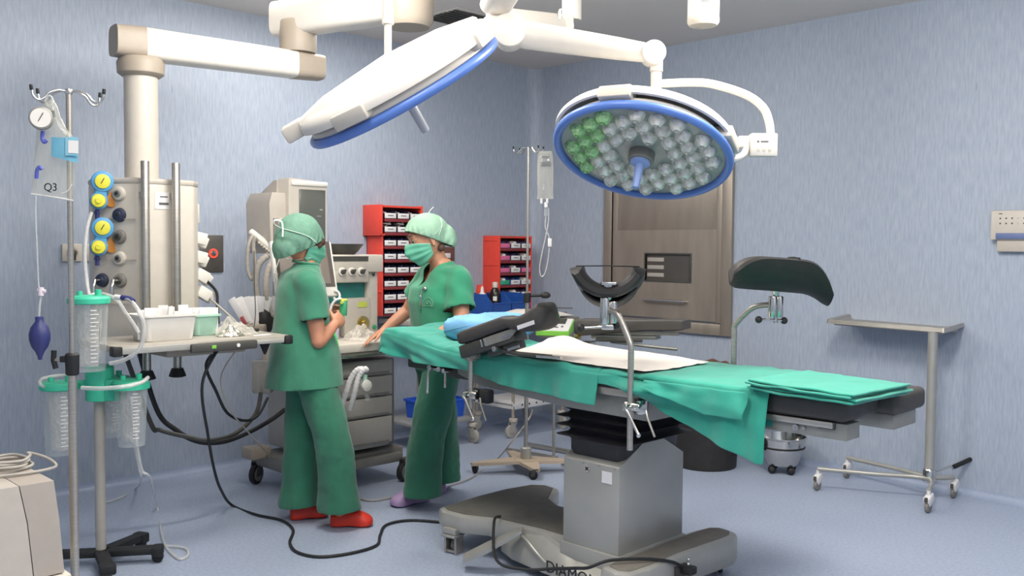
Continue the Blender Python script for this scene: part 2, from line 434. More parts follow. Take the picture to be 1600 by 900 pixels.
# ================================================================== WALL FITTINGS
c = thing('wall_control_panel', 'cream control box with blue stripe mounted on the right wall', 'control panel', onR(3.99, 1.49), A_R)
obj('casing', MB().box((0,-.03,.155), (.34,.06,.172), bev=.008), 'cream', c)
obj('lower_casing', MB().box((.012,-.022,.035), (.30,.044,.07), bev=.005), 'beige', c)
obj('face_plate', MB().box((.012,-.062,.165), (.30,.006,.135), bev=.002), 'cream', c)
obj('blue_stripe', MB().box((.012,-.064,.092), (.30,.006,.034), bev=.001), mat('slate_blue_print','#61709a',.4), c)
obj('display', MB().box((.13,-.066,.094), (.03,.005,.02)), 'label', c)
obj('printed_name', MB().box((-.115,-.0655,.222), (.02,.002,.004)), 'ink', c)
for r_ in range(2):
    for k in range(5): obj('button', MB().cyl((-.115+k*.032,-.064,.195-r_*.03), (-.115+k*.032,-.067,.195-r_*.03), .005, n=12), 'greyink' if k != 3 else 'beige', c)
def socket(s, z, label, plug):
    t = thing('wall_socket', label, 'socket', onL(s, z), A_L, 'power sockets on the left wall')
    obj('plate', MB().box((0,-.008,0), (.115,.016,.105), bev=.005), 'cream', t)
    obj('insert', MB().lathe([(.0,.012),(.026,.012),(.028,.0185),(.032,.0185)], (0,0,0), 24, Matrix.Rotation(PI/2,4,'X')), 'beige', t)
    if plug: obj('plug', MB().cyl((0,-.012,0),(0,-.05,0),.022,.017,bev=.004).tube([(0,-.045,0),(0,-.06,-.01),(0,-.055,-.045)],.006), plug, t)
    return t
socket(3.93, 1.442, 'cream power socket with a dark plug, behind the IV pole', 'dgrey')
socket(3.79, 1.442, 'cream power socket with a grey plug, half behind the supply pendant', 'outletgrey')
b = thing('wall_button_plate', 'dark grey steel wall plate with a red-lit round button', 'wall switch', onL(3.046, 1.436), A_L)
obj('plate', MB().box((0,-.006,0), (.165,.012,.245), bev=.005), mat('bronze_grey_plate','#6f6b65',.42,.6), b)
obj('button', MB().cyl((.008,-.012,.002),(.008,-.022,.002),.019,n=24,bev=.003), 'chrome', b)
obj('lit_ring', MB().lathe([(.022,0),(.031,0),(.031,.006),(.022,.006),(.022,0)], (.008,-.012,.002), 28, Matrix.Rotation(PI/2,4,'X')), 'redlamp', b)
obj('indicator', MB().cyl((-.03,-.012,-.06),(-.03,-.016,-.06),.008,n=16), 'chrome', b)
sw = thing('wall_switch', 'small brown wall switch behind the neck of the nurse facing the camera', 'wall switch', onL(1.02,1.43), A_L)
obj('plate', MB().box((0,-.008,0),(.16,.016,.12),bev=.004), mat('brown_switch_plate','#6d4b45',.5), sw)
obj('rocker', MB().box((.0,-.02,-.01),(.06,.012,.04),bev=.003), 'label', sw)
# ceiling vent
vp = G(718, 27, HC)
v_ = thing('ceiling_vent', 'slatted grey air vent in the ceiling above the left surgical light', 'vent', vp, A_L)
obj('frame', ring_frame(MB(M=Matrix.Rotation(PI/2,4,'X') @ Matrix.Translation((0,0,-.2))), .2, .4, .03, .008), 'white', v_)
obj('slats', MB().box((0,0,-.003),(.34,.34,.004)), 'cream', v_)
for k in range(7): obj('slat', MB().box((0,-.14+k*.047,-.012),(.34,.02,.012),M=Matrix.Rotation(.5,4,'X')), 'dgrey', v_)
# white canister hanging from the ceiling
cc = P(1099, 20, 4.0)
u = thing('ceiling_canister', 'white cylindrical unit with printed label hanging from the ceiling', 'ceiling unit', (cc.x, cc.y, HC))
zb = P(1099, 42, 4.0).z
obj('body', MB().lathe([(.060,HC-.001-HC),(.066,-.02),(.066,zb+.035-HC)]), 'white', u)
obj('end_cap', MB().lathe([(.067,zb+.036-HC),(.067,zb+.018-HC),(.058,zb+.004-HC),(.04,zb-HC),(0.0001,zb-HC)]), 'cream', u)
lb = MB(); 
def curved(mb, r, a0, a1, z0, z1, c=(0,0,0), n=10):
    return mb.grid(lambda s,t: V((c[0]+r*math.cos(a0+(a1-a0)*s), c[1]+r*math.sin(a0+(a1-a0)*s), c[2]+z0+(z1-z0)*t)), n, 1)
obj('label_sticker', curved(MB(), .0668, R(235), R(315), zb+.075-HC, zb+.14-HC), 'paper', u)
obj('label_print', curved(curved(MB(), .0672, R(250), R(292), zb+.088-HC, zb+.094-HC), .0672, R(296), R(308), zb+.098-HC, zb+.125-HC), 'greyink', u)

# ================================================================== SURGICAL LIGHTS
def basis(n, ref):
    """frame whose z axis is the light direction n"""
    z = V(n).normalized(); x = (V(ref) - z*V(ref).dot(z)).normalized(); y = z.cross(x)
    return Matrix(((x.x,y.x,z.x,0),(x.y,y.y,z.y,0),(x.z,y.z,z.z,0),(0,0,0,1)))
def lamp_head(root, c, Mx, Rr, lenses, hm='pale_blue_handle', hc='#8198cc'):
    """disc lamp: local +z is where the light goes"""
    B = Matrix.Translation(c) @ Mx
    o1 = obj('housing', MB(M=B).lathe([(.001,-.085),(.06,-.085),(.10,-.078),(Rr*.55,-.066),(Rr*.80,-.052),(Rr*.93,-.03),(Rr*.965,-.012),(Rr*.965,.004),(Rr*.90,.004)], n=64), 'white', root, True)
    # outer bumper ring standing off the back of the housing, open towards the rim
    obj('outer_ring', MB(M=B).lathe([(Rr*.93,-.075),(Rr*1.0,-.066),(Rr*1.03,-.05),(Rr*1.03,-.03),(Rr*1.0,-.028),(Rr*.97,-.046),(Rr*.93,-.055),(Rr*.93,-.075)], n=64), 'white', root, True)
    for k in range(4):
        a = R(30+90*k); obj('ring_bridge', MB(M=B).box((Rr*.95*math.cos(a),Rr*.95*math.sin(a),-.035),(.07,.13,.05),a,.008), 'cream', root, True)
    obj('rim', MB(M=B).tube([V((Rr*.975*math.cos(2*PI*k/72), Rr*.975*math.sin(2*PI*k/72), .012)) for k in range(72)], .017, 12, closed=True), 'blue', root, True, label='blue rim')
    fc = obj('face', MB(M=B).lathe([(Rr*.95,.004),(Rr*.95,.008),(.001,.008)], n=64), mat('lens_plate','#8d938f',.3,var=.1,scale=20), root, True)
    hub = obj('hub', MB(M=B).lathe([(.052,.004),(.052,.045),(.048,.05),(.0001,.05)], n=32), 'mgrey', root, True)
    obj('handle', MB(M=B).lathe([(.040,.05),(.040,.058),(.017,.066),(.0155,.16),(.013,.168),(.0001,.168)], n=28), mat(hm,hc,.35), root, True)
    if lenses:
        cup = MB().lathe([(.0001,.020),(.006,.021),(.012,.034),(.022,.027),(.031,.014),(.036,.0)], n=18)
        me0 = None; rows = []
        p = .077
        for i in range(-6,7):
            for j in range(-6,7):
                x, y = p*(i+.5*(j%2)), p*.87*j
                rr = math.hypot(x,y)
                if .078 < rr < Rr*.95-.034: rows.append((x,y))
        g0 = mat('lens_reflector','#d8d5cc',.15,.45,var=.3,scale=45,bump=.5,bscale=60)
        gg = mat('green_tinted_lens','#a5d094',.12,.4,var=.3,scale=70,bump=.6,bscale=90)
        for x, y in rows:
            wp = B @ V((x,y,.009))
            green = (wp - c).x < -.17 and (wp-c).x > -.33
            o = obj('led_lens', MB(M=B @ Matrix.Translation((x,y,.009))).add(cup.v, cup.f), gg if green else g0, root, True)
    return B
sl = thing('surgical_light', 'round blue-rimmed surgical light, its clear lens face tilted to the camera', 'surgical light', (0,0,0), 0, 'ceiling surgical lights')
sl.location = V((.05,3.25,HC))
n2 = V((-.207,-.388,-.897)); c2 = P(1003, 240, 3.75)
B2 = lamp_head(sl, c2 - n2.normalized()*.012, basis(n2, P(1140,270,3.75)-c2), .352, True)
hubp = P(775, 45, 4.0)
hm = MB().cyl((hubp.x,hubp.y,P(775,-20,4).z),(hubp.x,hubp.y,P(775,28,4).z),.043,n=32,bev=.004).cyl((hubp.x,hubp.y,P(775,28,4).z),(hubp.x,hubp.y,P(775,66,4).z),.056,n=32,bev=.012)
obj('hub_post', hm, 'white', sl, True)
obj('yellow_mark', curved(MB(), .0436, R(240), R(275), 0, .03, (hubp.x,hubp.y,P(775,6,4).z)), 'yellowgr', sl, True)
j1 = P(796, 51, 3.93); j2 = P(1020, 84, 3.8)
ad = (j2-j1).normalized()
def oval(c, d, rw, rh, n=20, up=V((0,0,1))):
    x = d.cross(up).normalized(); y = x.cross(d).normalized()
    return [c + x*rw*math.cos(2*PI*k/n) + y*rh*math.sin(2*PI*k/n) for k in range(n)]
obj('elbow', MB().cyl(j1+V((0,-.06,0)), j1+V((0,.06,0)), .068, n=36, bev=.006).box(tuple((hubp+j1)/2+V((.0,.02,-.005))),(.09,.08,.10),0,.02), 'white', sl, True)
obj('spring_arm', MB().loft([oval(j1+ad*t, ad, w, hh) for t,w,hh in ((0,.045,.05),(.08,.045,.058),(.25,.042,.053),(.45,.038,.046),((j2-j1).length-.04,.033,.040),((j2-j1).length,.03,.036))]), 'white', sl, True)
k2 = MB().cyl(j2+V((0,-.045,0)), j2+V((0,.045,0)), .048, n=32, bev=.006)
dt = P(1025, 145, 3.8)
k2.cyl((dt.x,dt.y,j2.z+.02),(dt.x,dt.y,P(1025,112,3.8).z),.026,n=24).cyl((dt.x,dt.y,P(1025,112,3.8).z),(dt.x,dt.y,dt.z),.022,n=24,bev=.003)
obj('knuckle', k2, 'white', sl, True)
yk = spline([P(1027,131,3.8),P(1080,129,3.79),P(1115,132,3.77),P(1165,148,3.75),P(1192,168,3.73),P(1202,192,3.72),P(1204,214,3.72)], 10)
obj('yoke_tube', MB().tube(yk, .0165, 14), 'white', sl, True)
bx = P(1192, 227, 3.72)
bq = obj('control_box', MB().box(tuple(bx),(.105,.05,.09),0,.006).box(tuple(P(1163,222,3.74)),(.055,.045,.045),0,.006), 'white', sl, True)
obj('printed_name', MB().box(tuple(bx+V((.0,-.0255,.012))),(.03,.001,.006)).box(tuple(bx+V((-.025,-.0255,.012))),(.008,.001,.008)), 'greyink', bq, True)
for k in range(3): obj('key', MB().cyl(bx+V((-.024+k*.022,-.025,-.018)), bx+V((-.024+k*.022,-.027,-.018)), .006, n=12), 'beige', bq, True)
obj('bracket', MB().tube(spline([P(1168,226,3.73),P(1163,240,3.72),P(1150,248,3.71),P(1132,250,3.72)],6), .014, 12), 'white', sl, True)
ax = V((.05,3.25,2.62))
ea = MB().loft([oval(V((hubp.x,hubp.y,P(775,8,4).z))+(ax-V((hubp.x,hubp.y,ax.z)))*t, (V((ax.x,ax.y,0))-V((hubp.x,hubp.y,0))), .07, .05) for t in (0,.3,1)])
ea.cyl((ax.x,ax.y,2.55),(ax.x,ax.y,HC),.07,n=32)
obj('extension_arm', ea, 'white', sl, True)
obj('ceiling_canopy', MB().lathe([(.0001,-.07),(.10,-.07),(.22,-.04),(.25,0)], (ax.x,ax.y,HC)), 'white', sl, True)
# rear balanced arm of the same mount
r1, r2 = P(812,38,4.5), P(878,44,4.8)
rd = (r2-r1).normalized()
obj('rear_arm', MB().loft([oval(r1+rd*t, rd, .05, .07) for t in (-.12,.0,(r2-r1).length)]).cyl(r2+V((0,-.06,0)),r2+V((0,.06,0)),.058,n=32,bev=.005).box(tuple(P(888,43,4.82)),(.05,.09,.11),0,.01).cyl(P(893,32,4.84),(P(893,32,4.84).x,4.84,HC),.05,n=24), 'white', sl, True)
obj('hook', MB().tube([P(874,30,4.7),P(874,18,4.7),P(876,14,4.7)], .008, 8), 'chrome', sl, True)

sr = thing('surgical_light', 'round surgical light turned edge-on, white back and grey handle showing, left of the other', 'surgical light', (0,0,0), 0, 'ceiling surgical lights')
c1 = P(632, 146, 3.2); n1 = V((.49,.32,-.86)).normalized()
sr.location = V((P(606,0,3.25).x, 3.35, HC))
B1 = lamp_head(sr, c1 - n1*.02, basis(n1, P(770,62,3.2)-c1), .352, False, 'grey_handle', '#a3a5ad')
# long spine across the back, ending in a grip block at the low side
def l1(x, y, z): return B1 @ V((x,y,z))
ex = Matrix.Identity(4)
sp_ = MB(M=B1)
sp_.loft([[V((x, yy*wd, zz)) for yy,zz in ((-1,-.062-dz*0),(-.8,-.085-dz),(.8,-.085-dz),(1,-.062))] for x,wd,dz in ((-.35,.07,-.01),(-.25,.11,.012),(0,.13,.03),(.2,.11,.02),(.33,.07,.0))])
obj('back_cover', sp_, 'white', sr, True)
obj('edge_cover', MB(M=B1).box((-.0,-.21,-.055),(.50,.05,.045),0,.012), 'white', sr, True)
obj('vent_mark', MB(M=B1).box((.06,-.1,-.108),(.03,.012,.004)), 'mgrey', sr, True)
obj('grip_block', MB(M=B1).box((-.385,-.02,-.05),(.075,.075,.055),0,.008), 'cream', sr, True)
pt = P(606, 110, 3.3); pm = P(606, 38, 3.3)
obj('drop_tube', MB().cyl((pt.x,3.3,HC-.0),(pt.x,3.3,pm.z),.021,n=24).cyl((pt.x,3.3,pm.z),(pt.x,3.3,pt.z-.02),.0135,n=20), 'white', sr, True)
obj('tilt_joint', MB().cyl(pt+V((-.05,0,-.03)), pt+V((.05,0,-.03)), .03, n=24, bev=.004), 'white', sr, True)
# ================================================================== OPERATING TABLE
TA = R(-44.5); TC = V((.47, 4.2, 0))
TM = Matrix.Translation(TC) @ rotz(TA)                 # table frame: +x to the foot end, -y to the near side
def TW(s, y, z): return TM @ V((s, y, z))
t = thing('operating_table', 'stainless steel operating table on a heavy silver wheeled base, draped in green', 'operating table', TC, TA)
# --- base
hp = [(-.90,-.27),(-.83,-.31),(-.70,-.30),(-.58,-.235),(-.30,-.20),(-.12,-.20),(-.12,.20),(-.50,.20),(-.60,.26),(-.72,.44),(-.82,.46),(-.90,.40),(-.93,.22),(-.93,.02)]
obj('head_end_beam', MB().prism(hp, .105, .195, bev=.022), 'silver', t)
ins = [(-.875,-.25),(-.82,-.275),(-.71,-.265),(-.57,-.20),(-.30,-.165),(-.125,-.165),(-.125,.17),(-.50,.17),(-.62,.24),(-.74,.41),(-.81,.42),(-.87,.37),(-.90,.2),(-.90,.02)]
obj('dark_insert', MB().prism(ins, .19, .199, bev=.003), 'insert', t)
ch = MB().loft([[V((s, y, z)) for y, z in ((-w_, .045),(-w_, .10),(-w_+.05, top),(w_-.05, top),(w_, .10),(w_, .045))] for s, w_, top in ((-.52,.20,.11),(-.40,.25,.16),(-.22,.275,.185),(-.12,.285,.16),(.0,.29,.135),(.24,.29,.13))])
obj('chassis', ch, 'silver', t)
obj('chassis_seam', MB().tube(spline([(-.36,-.24,.175),(-.28,-.275,.165),(-.20,-.293,.13),(-.15,-.293,.10)],6), .006, 8), 'colsteel', t)
fb = [(.19,-.30),(.22,-.37),(.31,-.39),(.37,-.36),(.385,-.25),(.375,.0),(.395,.25),(.40,.38),(.37,.45),(.29,.47),(.22,.43),(.20,.3),(.21,.1)]
obj('foot_end_beam', MB().prism(fb, .06, .195, bev=.024), 'silver', t)
fi = [(.235,-.30),(.25,-.345),(.31,-.36),(.345,-.33),(.355,-.2),(.345,.0),(.365,.3),(.365,.38),(.34,.425),(.28,.435),(.245,.4),(.235,.2)]
obj('dark_insert', MB().prism(fi, .19, .199, bev=.003), mat('worn_taupe_insert','#77726a',.6,var=.1), t)
obj('power_socket', MB().box((.386,-.02,.125),(.012,.10,.07),bev=.003), 'dgrey', t)
obj('coloured_label', MB().box((.3925,.01,.14),(.003,.04,.03)), 'teal', t)
text('DIAMOND', .075, Matrix.Translation((.03,-.2915,.085)) @ FRONT, 'ink', t, name='maker_lettering')
def foot_castor(x, y, a):
    b = obj('castor_bracket', MB().box((x,y,.113),(.085,.085,.03),a,.006).box((x,y-.006,.090),(.085,.085,.014),a,.004), 'colsteel', t)
    m = MB(M=Matrix.Translation((x,y,0)) @ rotz(a))
    m.box((-.031,0,.044),(.012,.06,.088),bev=.002).box((.031,0,.044),(.012,.06,.088),bev=.002).box((0,-.02,.012),(.06,.012,.014),bev=.002)
    obj('castor_fork', m, 'steel', b)
    obj('wheel', MB(M=Matrix.Translation((x,y,0)) @ rotz(a)).cyl((-.012,.02,.034),(.012,.02,.034),.034,bev=.005), 'mgrey', b)
foot_castor(-.765,-.285,R(10)); foot_castor(-.80,.40,R(10))
for (x,y) in ((.29,.405),(.30,-.30)):
    b = obj('castor_bracket', MB().box((x,y,.085),(.09,.075,.07),R(30),.012), 'mgrey', t)
    obj('wheel', MB(M=Matrix.Translation((x,y,0)) @ rotz(R(30))).cyl((-.026,0,.045),(-.004,0,.045),.045,bev=.006).cyl((.004,0,.045),(.026,0,.045),.045,bev=.006), 'dgrey', b)
pd = MB().loft([[V(p) for p in q] for q in (((-.58,-.39,.040),(-.52,-.45,.040),(-.52,-.45,.062),(-.58,-.39,.062)),((-.49,-.33,.10),(-.42,-.39,.10),(-.42,-.39,.124),(-.49,-.33,.124)),((-.37,-.21,.182),(-.33,-.26,.182),(-.33,-.26,.200),(-.37,-.21,.200)))])
obj('foot_pedal', pd, 'colsteel', t)
# --- column with its peaked ends
cpoly = [(-.235,.13),(.235,.13),(.235,.575),(.06,.67),(-.05,.67),(-.235,.575)]
YZX = Matrix(((0,0,1,0),(1,0,0,0),(0,1,0,0),(0,0,0,1)))
cmn = obj('column', MB().prism(cpoly, -.10, .21, M=YZX, bev=.004), 'colsteel', t)
obj('column_skirt', MB().prism([(-.245,.12),(.245,.12),(.245,.20),(-.245,.20)], -.11, .22, M=YZX, bev=.004), 'colsteel', cmn)
obj('rating_label', MB().box((.145,-.2365,.525),(.055,.002,.05)), 'label', cmn, label='white rating label')
obj('warning_mark', MB().cyl((.035,-.2355,.545),(.035,-.2375,.545),.016,n=20), 'greybeige', cmn)
obj('warning_print', MB().box((.035,-.238,.545),(.022,.001,.005),M=Matrix.Rotation(.7,4,'Y')).box((.035,-.238,.545),(.022,.001,.005),M=Matrix.Rotation(-.7,4,'Y')), 'ink', cmn)
for k in range(4): obj('screw', MB().cyl((-.07+k*.085,-.2355,.567),(-.07+k*.085,-.238,.567),.004,n=10), 'chrome', cmn)
# --- bellows
def rrect(x0,x1,y0,y1,r,z,n=6):
    o = []
    for cx,cy,a0 in ((x1-r,y1-r,0),(x0+r,y1-r,PI/2),(x0+r,y0+r,PI),(x1-r,y0+r,1.5*PI)):
        for k in range(n+1): a = a0+PI/2*k/n; o.append(V((cx+r*math.cos(a),cy+r*math.sin(a),z)))
    return o
rg = []
for z, e in ((.50,-.03),(.575,-.02),(.655,-.012),(.668,.0),(.676,.035),(.684,.0),(.70,-.01),(.712,.0),(.72,.035),(.728,.0),(.742,-.01),(.752,.0),(.76,.035),(.768,.0),(.782,-.01),(.80,.02),(.81,.02)):
    rg.append(rrect(-.11-e,.22+e,-.225-e,.225+e,.04,z))
obj('bellows', MB().loft(rg), 'bellow', t, ang=60)
# --- frame under the top
fr = MB().prism([(-.78,.875),(-.62,.835),(-.1,.80),(.37,.795),(.37,.925),(-.78,.925)], -.255, .255, M=Matrix(((1,0,0,0),(0,0,1,0),(0,1,0,0),(0,0,0,1))), bev=.006)
f_ = obj('top_frame', fr, 'silver2', t)
tri = MB().prism([(.262,.818),(.298,.818),(.28,.85)], -.2565, -.2555, M=Matrix(((1,0,0,0),(0,0,1,0),(0,1,0,0),(0,0,0,1))))
obj('warning_triangle', tri, mat('warning_yellow','#b59a4a',.5), f_)
obj('warning_print', MB().box((.28,-.257,.829),(.008,.001,.012)), 'ink', f_)
for sy in (-1,1):
    obj('side_rail', MB().box((-.15,sy*.292,.905),(1.0,.010,.03),bev=.003).box((-.55,sy*.275,.905),(.03,.03,.02)).box((.25,sy*.275,.905),(.03,.03,.02)), 'steel', t)
hd = MB().box((-1.0,0,.885),(.46,.40,.05),bev=.008).box((-.80,0,.87),(.16,.46,.05),bev=.008)
obj('head_frame', hd, 'dgrey', t)
ck = MB().box((-.93,-.235,.895),(.05,.05,.05),bev=.006).cyl((-.93,-.26,.895),(-.93,-.31,.895),.017,bev=.004)
c0 = obj('head_clamp', ck, 'chrome', t)
obj('clamp_lever', MB().tube([(-.935,-.30,.895),(-.94,-.305,.86),(-.945,-.305,.775)], .006, 8).ell((-.945,-.305,.772),(.008,.008,.01)), 'chrome', c0)
obj('clamp_lever', MB().tube([(-.85,-.27,.88),(-.85,-.272,.80)], .006, 8).cyl((-.85,-.23,.885),(-.85,-.285,.885),.012,n=14), 'chrome', c0)
# --- pads
def pad(name, s0, s1, y0, y1, z0, z1, bev=.022, tilt=None):
    m = MB().box(((s0+s1)/2,(y0+y1)/2,(z0+z1)/2),(s1-s0,y1-y0,z1-z0),bev=bev,seg=4)
    if tilt: m.v = [V((v.x,v.y,v.z+max(0,(-.74-v.x))*tilt)) for v in m.v]
    return obj(name, m, 'anthra', t)
pad('head_pad', -1.285,-.745,-.255,.255,.905,.985,tilt=.14)
pad('back_pad', -.735,.60,-.275,.275,.92,.985)
pad('leg_pad', .615,1.205,-.28,-.006,.905,.985); pad('leg_pad', .615,1.262,.006,.28,.905,.985)
lgp = MB().box((.86,-.215,.873),(.69,.10,.058),bev=.004)
l0 = obj('leg_plate', lgp, 'silver2', t)
obj('leg_rail', MB().box((.93,-.2745,.893),(.46,.012,.022),bev=.004), 'steel', l0)
obj('rail_end', MB().box((1.135,-.2725,.892),(.06,.01,.026),bev=.002), 'dgrey', l0)
obj('joint_cover', MB().box((.875,-.2665,.873),(.10,.004,.03)), 'teal', l0)
obj('release_knob', MB().cyl((1.02,-.262,.868),(1.02,-.277,.868),.012,n=18).cyl((1.05,-.262,.868),(1.05,-.274,.868),.007,n=14), 'chrome', l0)
obj('leg_plate', MB().box((.94,.14,.875),(.60,.20,.055),bev=.004), 'silver2', t)
# ================================================================== DRAPES
def nz3(x,y,z): return noise.noise(V((x,y,z)))
def cloth_section(zt, yn, zn, yf, zf, n1=14, n2=16, n3=6, r=.02):
    """(y,z) polyline: hem on the far side, over the top, hem on the near side"""
    o = [(yf, zf+(zt-r-zf)*k/n3) for k in range(n3)]
    o += [(yf-r+r*math.cos(PI/2*k/4), zt-r+r*math.sin(PI/2*k/4)) for k in range(5)]
    o += [(yf-r+(yn+r-(yf-r))*k/n1, zt) for k in range(1,n1)]
    o += [(yn+r-r*math.sin(PI/2*k/4), zt-r+r*math.cos(PI/2*k/4)) for k in range(5)]
    o += [(yn, zt-r+(zn-(zt-r))*k/n2) for k in range(1,n2+1)]
    return o
def drape(s0, s1, ns, ztop, hem, seed, far=.93, yn=-.30, yf=.30, flare=.05, end=0, endlen=.12):
    def sec(s, extra=0):
        zt = ztop(s); zn = hem(s); pts = cloth_section(zt, yn, min(zn, zt-.03), yf, far)
        out = []
        for i,(y,z) in enumerate(pts):
            hang = max(0, zt-.02-z)
            w1 = nz3(s*5.5+seed, 1.3, z*1.5)*.5+nz3(s*13+seed, 7.1, z*2)*.25
            if s < -.6: w1 += .55*nz3(s*9+z*22, 3.3, z*16)
            yy = y; zz = z; ss = s
            if y < 0 and hang > 0: yy = y - hang*flare - w1*.11*min(1,hang/.10)*(.35+hang*2.2) - .006
            elif hang > 0: yy = y + hang*flare + .006
            else: hh_ = 1+1.4*max(0,min(1,(-.55-s)/.2)); zz = z + hh_*(.008*nz3(s*7+seed, y*7, 2.2) + .005*nz3(s*18, y*15+seed, .4))
            if extra:
                zz -= extra; ss = s - .012 - .02*extra + .018*nz3(y*9, seed, extra*6)
                zz = max(zz, zn-.01 if y < 0 else far-.03)
            out.append(V((ss,yy,zz)))
        return out
    rows = []
    if end:
        for k in range(5,0,-1): rows.append(sec(s0, endlen*k/5))
    rows += [sec(s0+(s1-s0)*i/ns) for i in range(ns+1)]
    n = len(rows[0]); m = MB()
    m.add([p for r in rows for p in r], [[i*n+k,i*n+k+1,(i+1)*n+k+1,(i+1)*n+k] for i in range(len(rows)-1) for k in range(n-1)])
    return m
def cloth(name, mb, m, label, cat, loc=TC, rz=TA, thick=.003, sub=1, group=None):
    o = solo(name, mb, m, label, cat, loc, rz, world=False, group=group, ang=180)
    sd = o.modifiers.new('thickness','SOLIDIFY'); sd.thickness = thick; sd.offset = 0
    if sub: ss = o.modifiers.new('soft','SUBSURF'); ss.levels = sub; ss.render_levels = sub
    return o
hA = [(-1.32,.955),(-1.25,.93),(-1.04,.912),(-.70,.908),(-.62,.905),(-.56,.885),(-.44,.868),(-.12,.850),(.145,.842),(.2,.842)]
zA = lambda s: .997 if s > -.74 else .997 + (-.74-s)*.135
mA = drape(-1.30, .15, 90, zA, lambda s: interp(hA, s), 3.1, far=.935, end=1, endlen=.10)
cloth('table_drape', mA, 'drape', 'green cloth drape over the head half of the operating table', 'drape')
hB = [(.05,.93),(.18,.933),(.28,.925),(.335,.905),(.42,.872),(.545,.833),(.745,.765),(.90,.728),(.93,.728)]
mB = drape(.05, .93, 70, lambda s: .9925, lambda s: interp(hB, s), 8.4, far=.93)
def tuck(v):   # pulled up and gathered behind the post clamp
    if v.y < -.29 and v.z < .97:
        g = math.exp(-((v.x-.36)/.10)**2); v = V((v.x, v.y+.035*g*math.sin((v.z-.85)*60), v.z))
    return v
mB.v = [tuck(v) for v in mB.v]
cloth('table_drape', mB, 'drape', 'green cloth drape over the leg half of the table, one corner hanging low', 'drape')
flp = MB().grid(lambda a,b: V((.40+.46*a+.004*math.sin(b*5), -.331-.022*b-.012*nz3(a*6,b*2,4.4), .978-(.03+.068*min(1,a*1.6))*b - .008*b*nz3(a*5,0,1))), 30, 10)
cloth('folded_drape_flap', flp, 'drape', 'short green cloth flap folded over the near edge of the leg half', 'drape')
sheet_poly = lambda a,b: (lambda s: V((s, (-.292+.012*nz3(s*6,.3,9))*(1-b)+b*(interp([(-.95,.30),(-.2,.295),(.2,.22),(.38,.17)],s)+.01*nz3(s*9,4,1)), (zA(s) if s<.12 else .9945)+.010+.006*nz3(s*4,b*9,5)+.004*nz3(s*3,b*26,1)+.034*math.exp(-((s+.56)/.12)**2-((b-1)/.25)**2))))(-.47+.85*a-.16*b*(1-a))
cloth('white_sheet', MB().grid(sheet_poly, 60, 22), 'sheet', 'thin white sheet laid lengthwise on the middle of the green drape', 'sheet')
# folded towels at the foot
ft = thing('folded_drape', 'folded stack of green drapes lying on the black foot end of the table', 'folded drape', TW(1.08,-.11,.985), TA-R(4))
# layers of one folded cloth
for k in range(4):
    z0 = .008 + k*.0095; q = (.0,.012,-.006,.004)[k]
    obj('fold', MB().grid(lambda a,b: V((-.21+q+.42*a+.005*nz3(a*3,b*3,k), -.235+q*.6+.40*b-.02*a+.006*nz3(a*5,k,b), z0+.004*nz3(a*4,b*4,k*2.)+.004*math.exp(-((a-.0)/.1)**2))), 24, 20), 'drape', ft, ang=180)
for o in ft.children:
    sd = o.modifiers.new('thickness','SOLIDIFY'); sd.thickness = .0085; sd.offset = 0
    bv = o.modifiers.new('round','BEVEL'); bv.width = .0035; bv.segments = 2
# blue wrapped pillow
pl = MB()
def pill(a,b):
    th = 2*PI*a; u = b*2-1
    e = max(0,1-abs(u)**6)**.5
    c_, s_ = math.cos(th), math.sin(th)
    sgn = lambda v: (1 if v>0 else -1)*abs(v)**.62
    x = .155*sgn(c_)*(.86+.14*e); z = .066*sgn(s_)*(.55+.45*e)
    k = .007*nz3(c_*3+5, u*6, s_*3)
    k += .006*nz3(c_*7, u*14, s_*7)
    return V((x*(1+k*6), .235*u, .068+z+k))
pl.loft([[pill(k/28, j/26) for k in range(28)] for j in range(27)])
solo('wrapped_pillow', pl, 'bluewrap', 'pale blue paper-wrapped pillow at the head of the green table', 'pillow', TW(-.90,.09,1.012), TA+R(12), world=False, ang=80)

# ================================================================== TABLE ACCESSORIES
def clampset(root, s, y, z, sgn=-1, lever=True):
    c_ = obj('clamp', MB(M=TM).box((s,y+.035,z-.005),(.07,.05,.06),bev=.008).cyl((s-.028,y-.005,z),(s+.05,y-.005,z),.019,bev=.004).cyl((s,y,z),(s,y-.05,z),.015,bev=.003), 'chrome', root, True)
    if lever: obj('clamp_lever', MB(M=TM).tube([(s+.085,y-.02,z-.005),(s+.10,y-.03,z-.03),(s+.135,y-.03,z-.10)], .005, 8), 'steel', c_, True)
    if lever: obj('clamp_lever', MB(M=TM).tube([(s-.005,y-.045,z),(s+.02,y-.05,z-.02),(s+.075,y-.055,z-.095)], .0065, 8).ell((s+.076,y-.055,z-.098),(.009,.009,.011)), 'chrome', c_, True)
    return c_
def gutter(Mx, L, r, arc, th, flare, droop=0, nseg=20, na=20, endr=.22):
    """padded half-pipe: local x along the leg, opening up"""
    rings = []
    for i in range(nseg+1):
        t_ = i/nseg; x = (t_-.5)*L; rr = r*(1+flare*(abs(2*t_-1)**3)); cz = -droop*max(0,t_-.72)**2*10
        e = math.sqrt(max(0.0,1-abs(2*t_-1)**8)); th2 = th*(.35+.65*e); ar = arc*(1-endr*abs(2*t_-1)**4)
        ring = []
        for k in range(na+1):
            a = -PI/2 + ar*(2*k/na-1); ring.append(V((x, (rr+th2/2)*math.cos(a), r+cz+(rr+th2/2)*math.sin(a))))
        for k in range(na,-1,-1):
            a = -PI/2 + ar*(2*k/na-1); q = rr-th2/2
            ring.append(V((x, q*math.cos(a), r+cz+q*math.sin(a))))
        rings.append(ring)
    return MB(M=Mx).loft(rings)
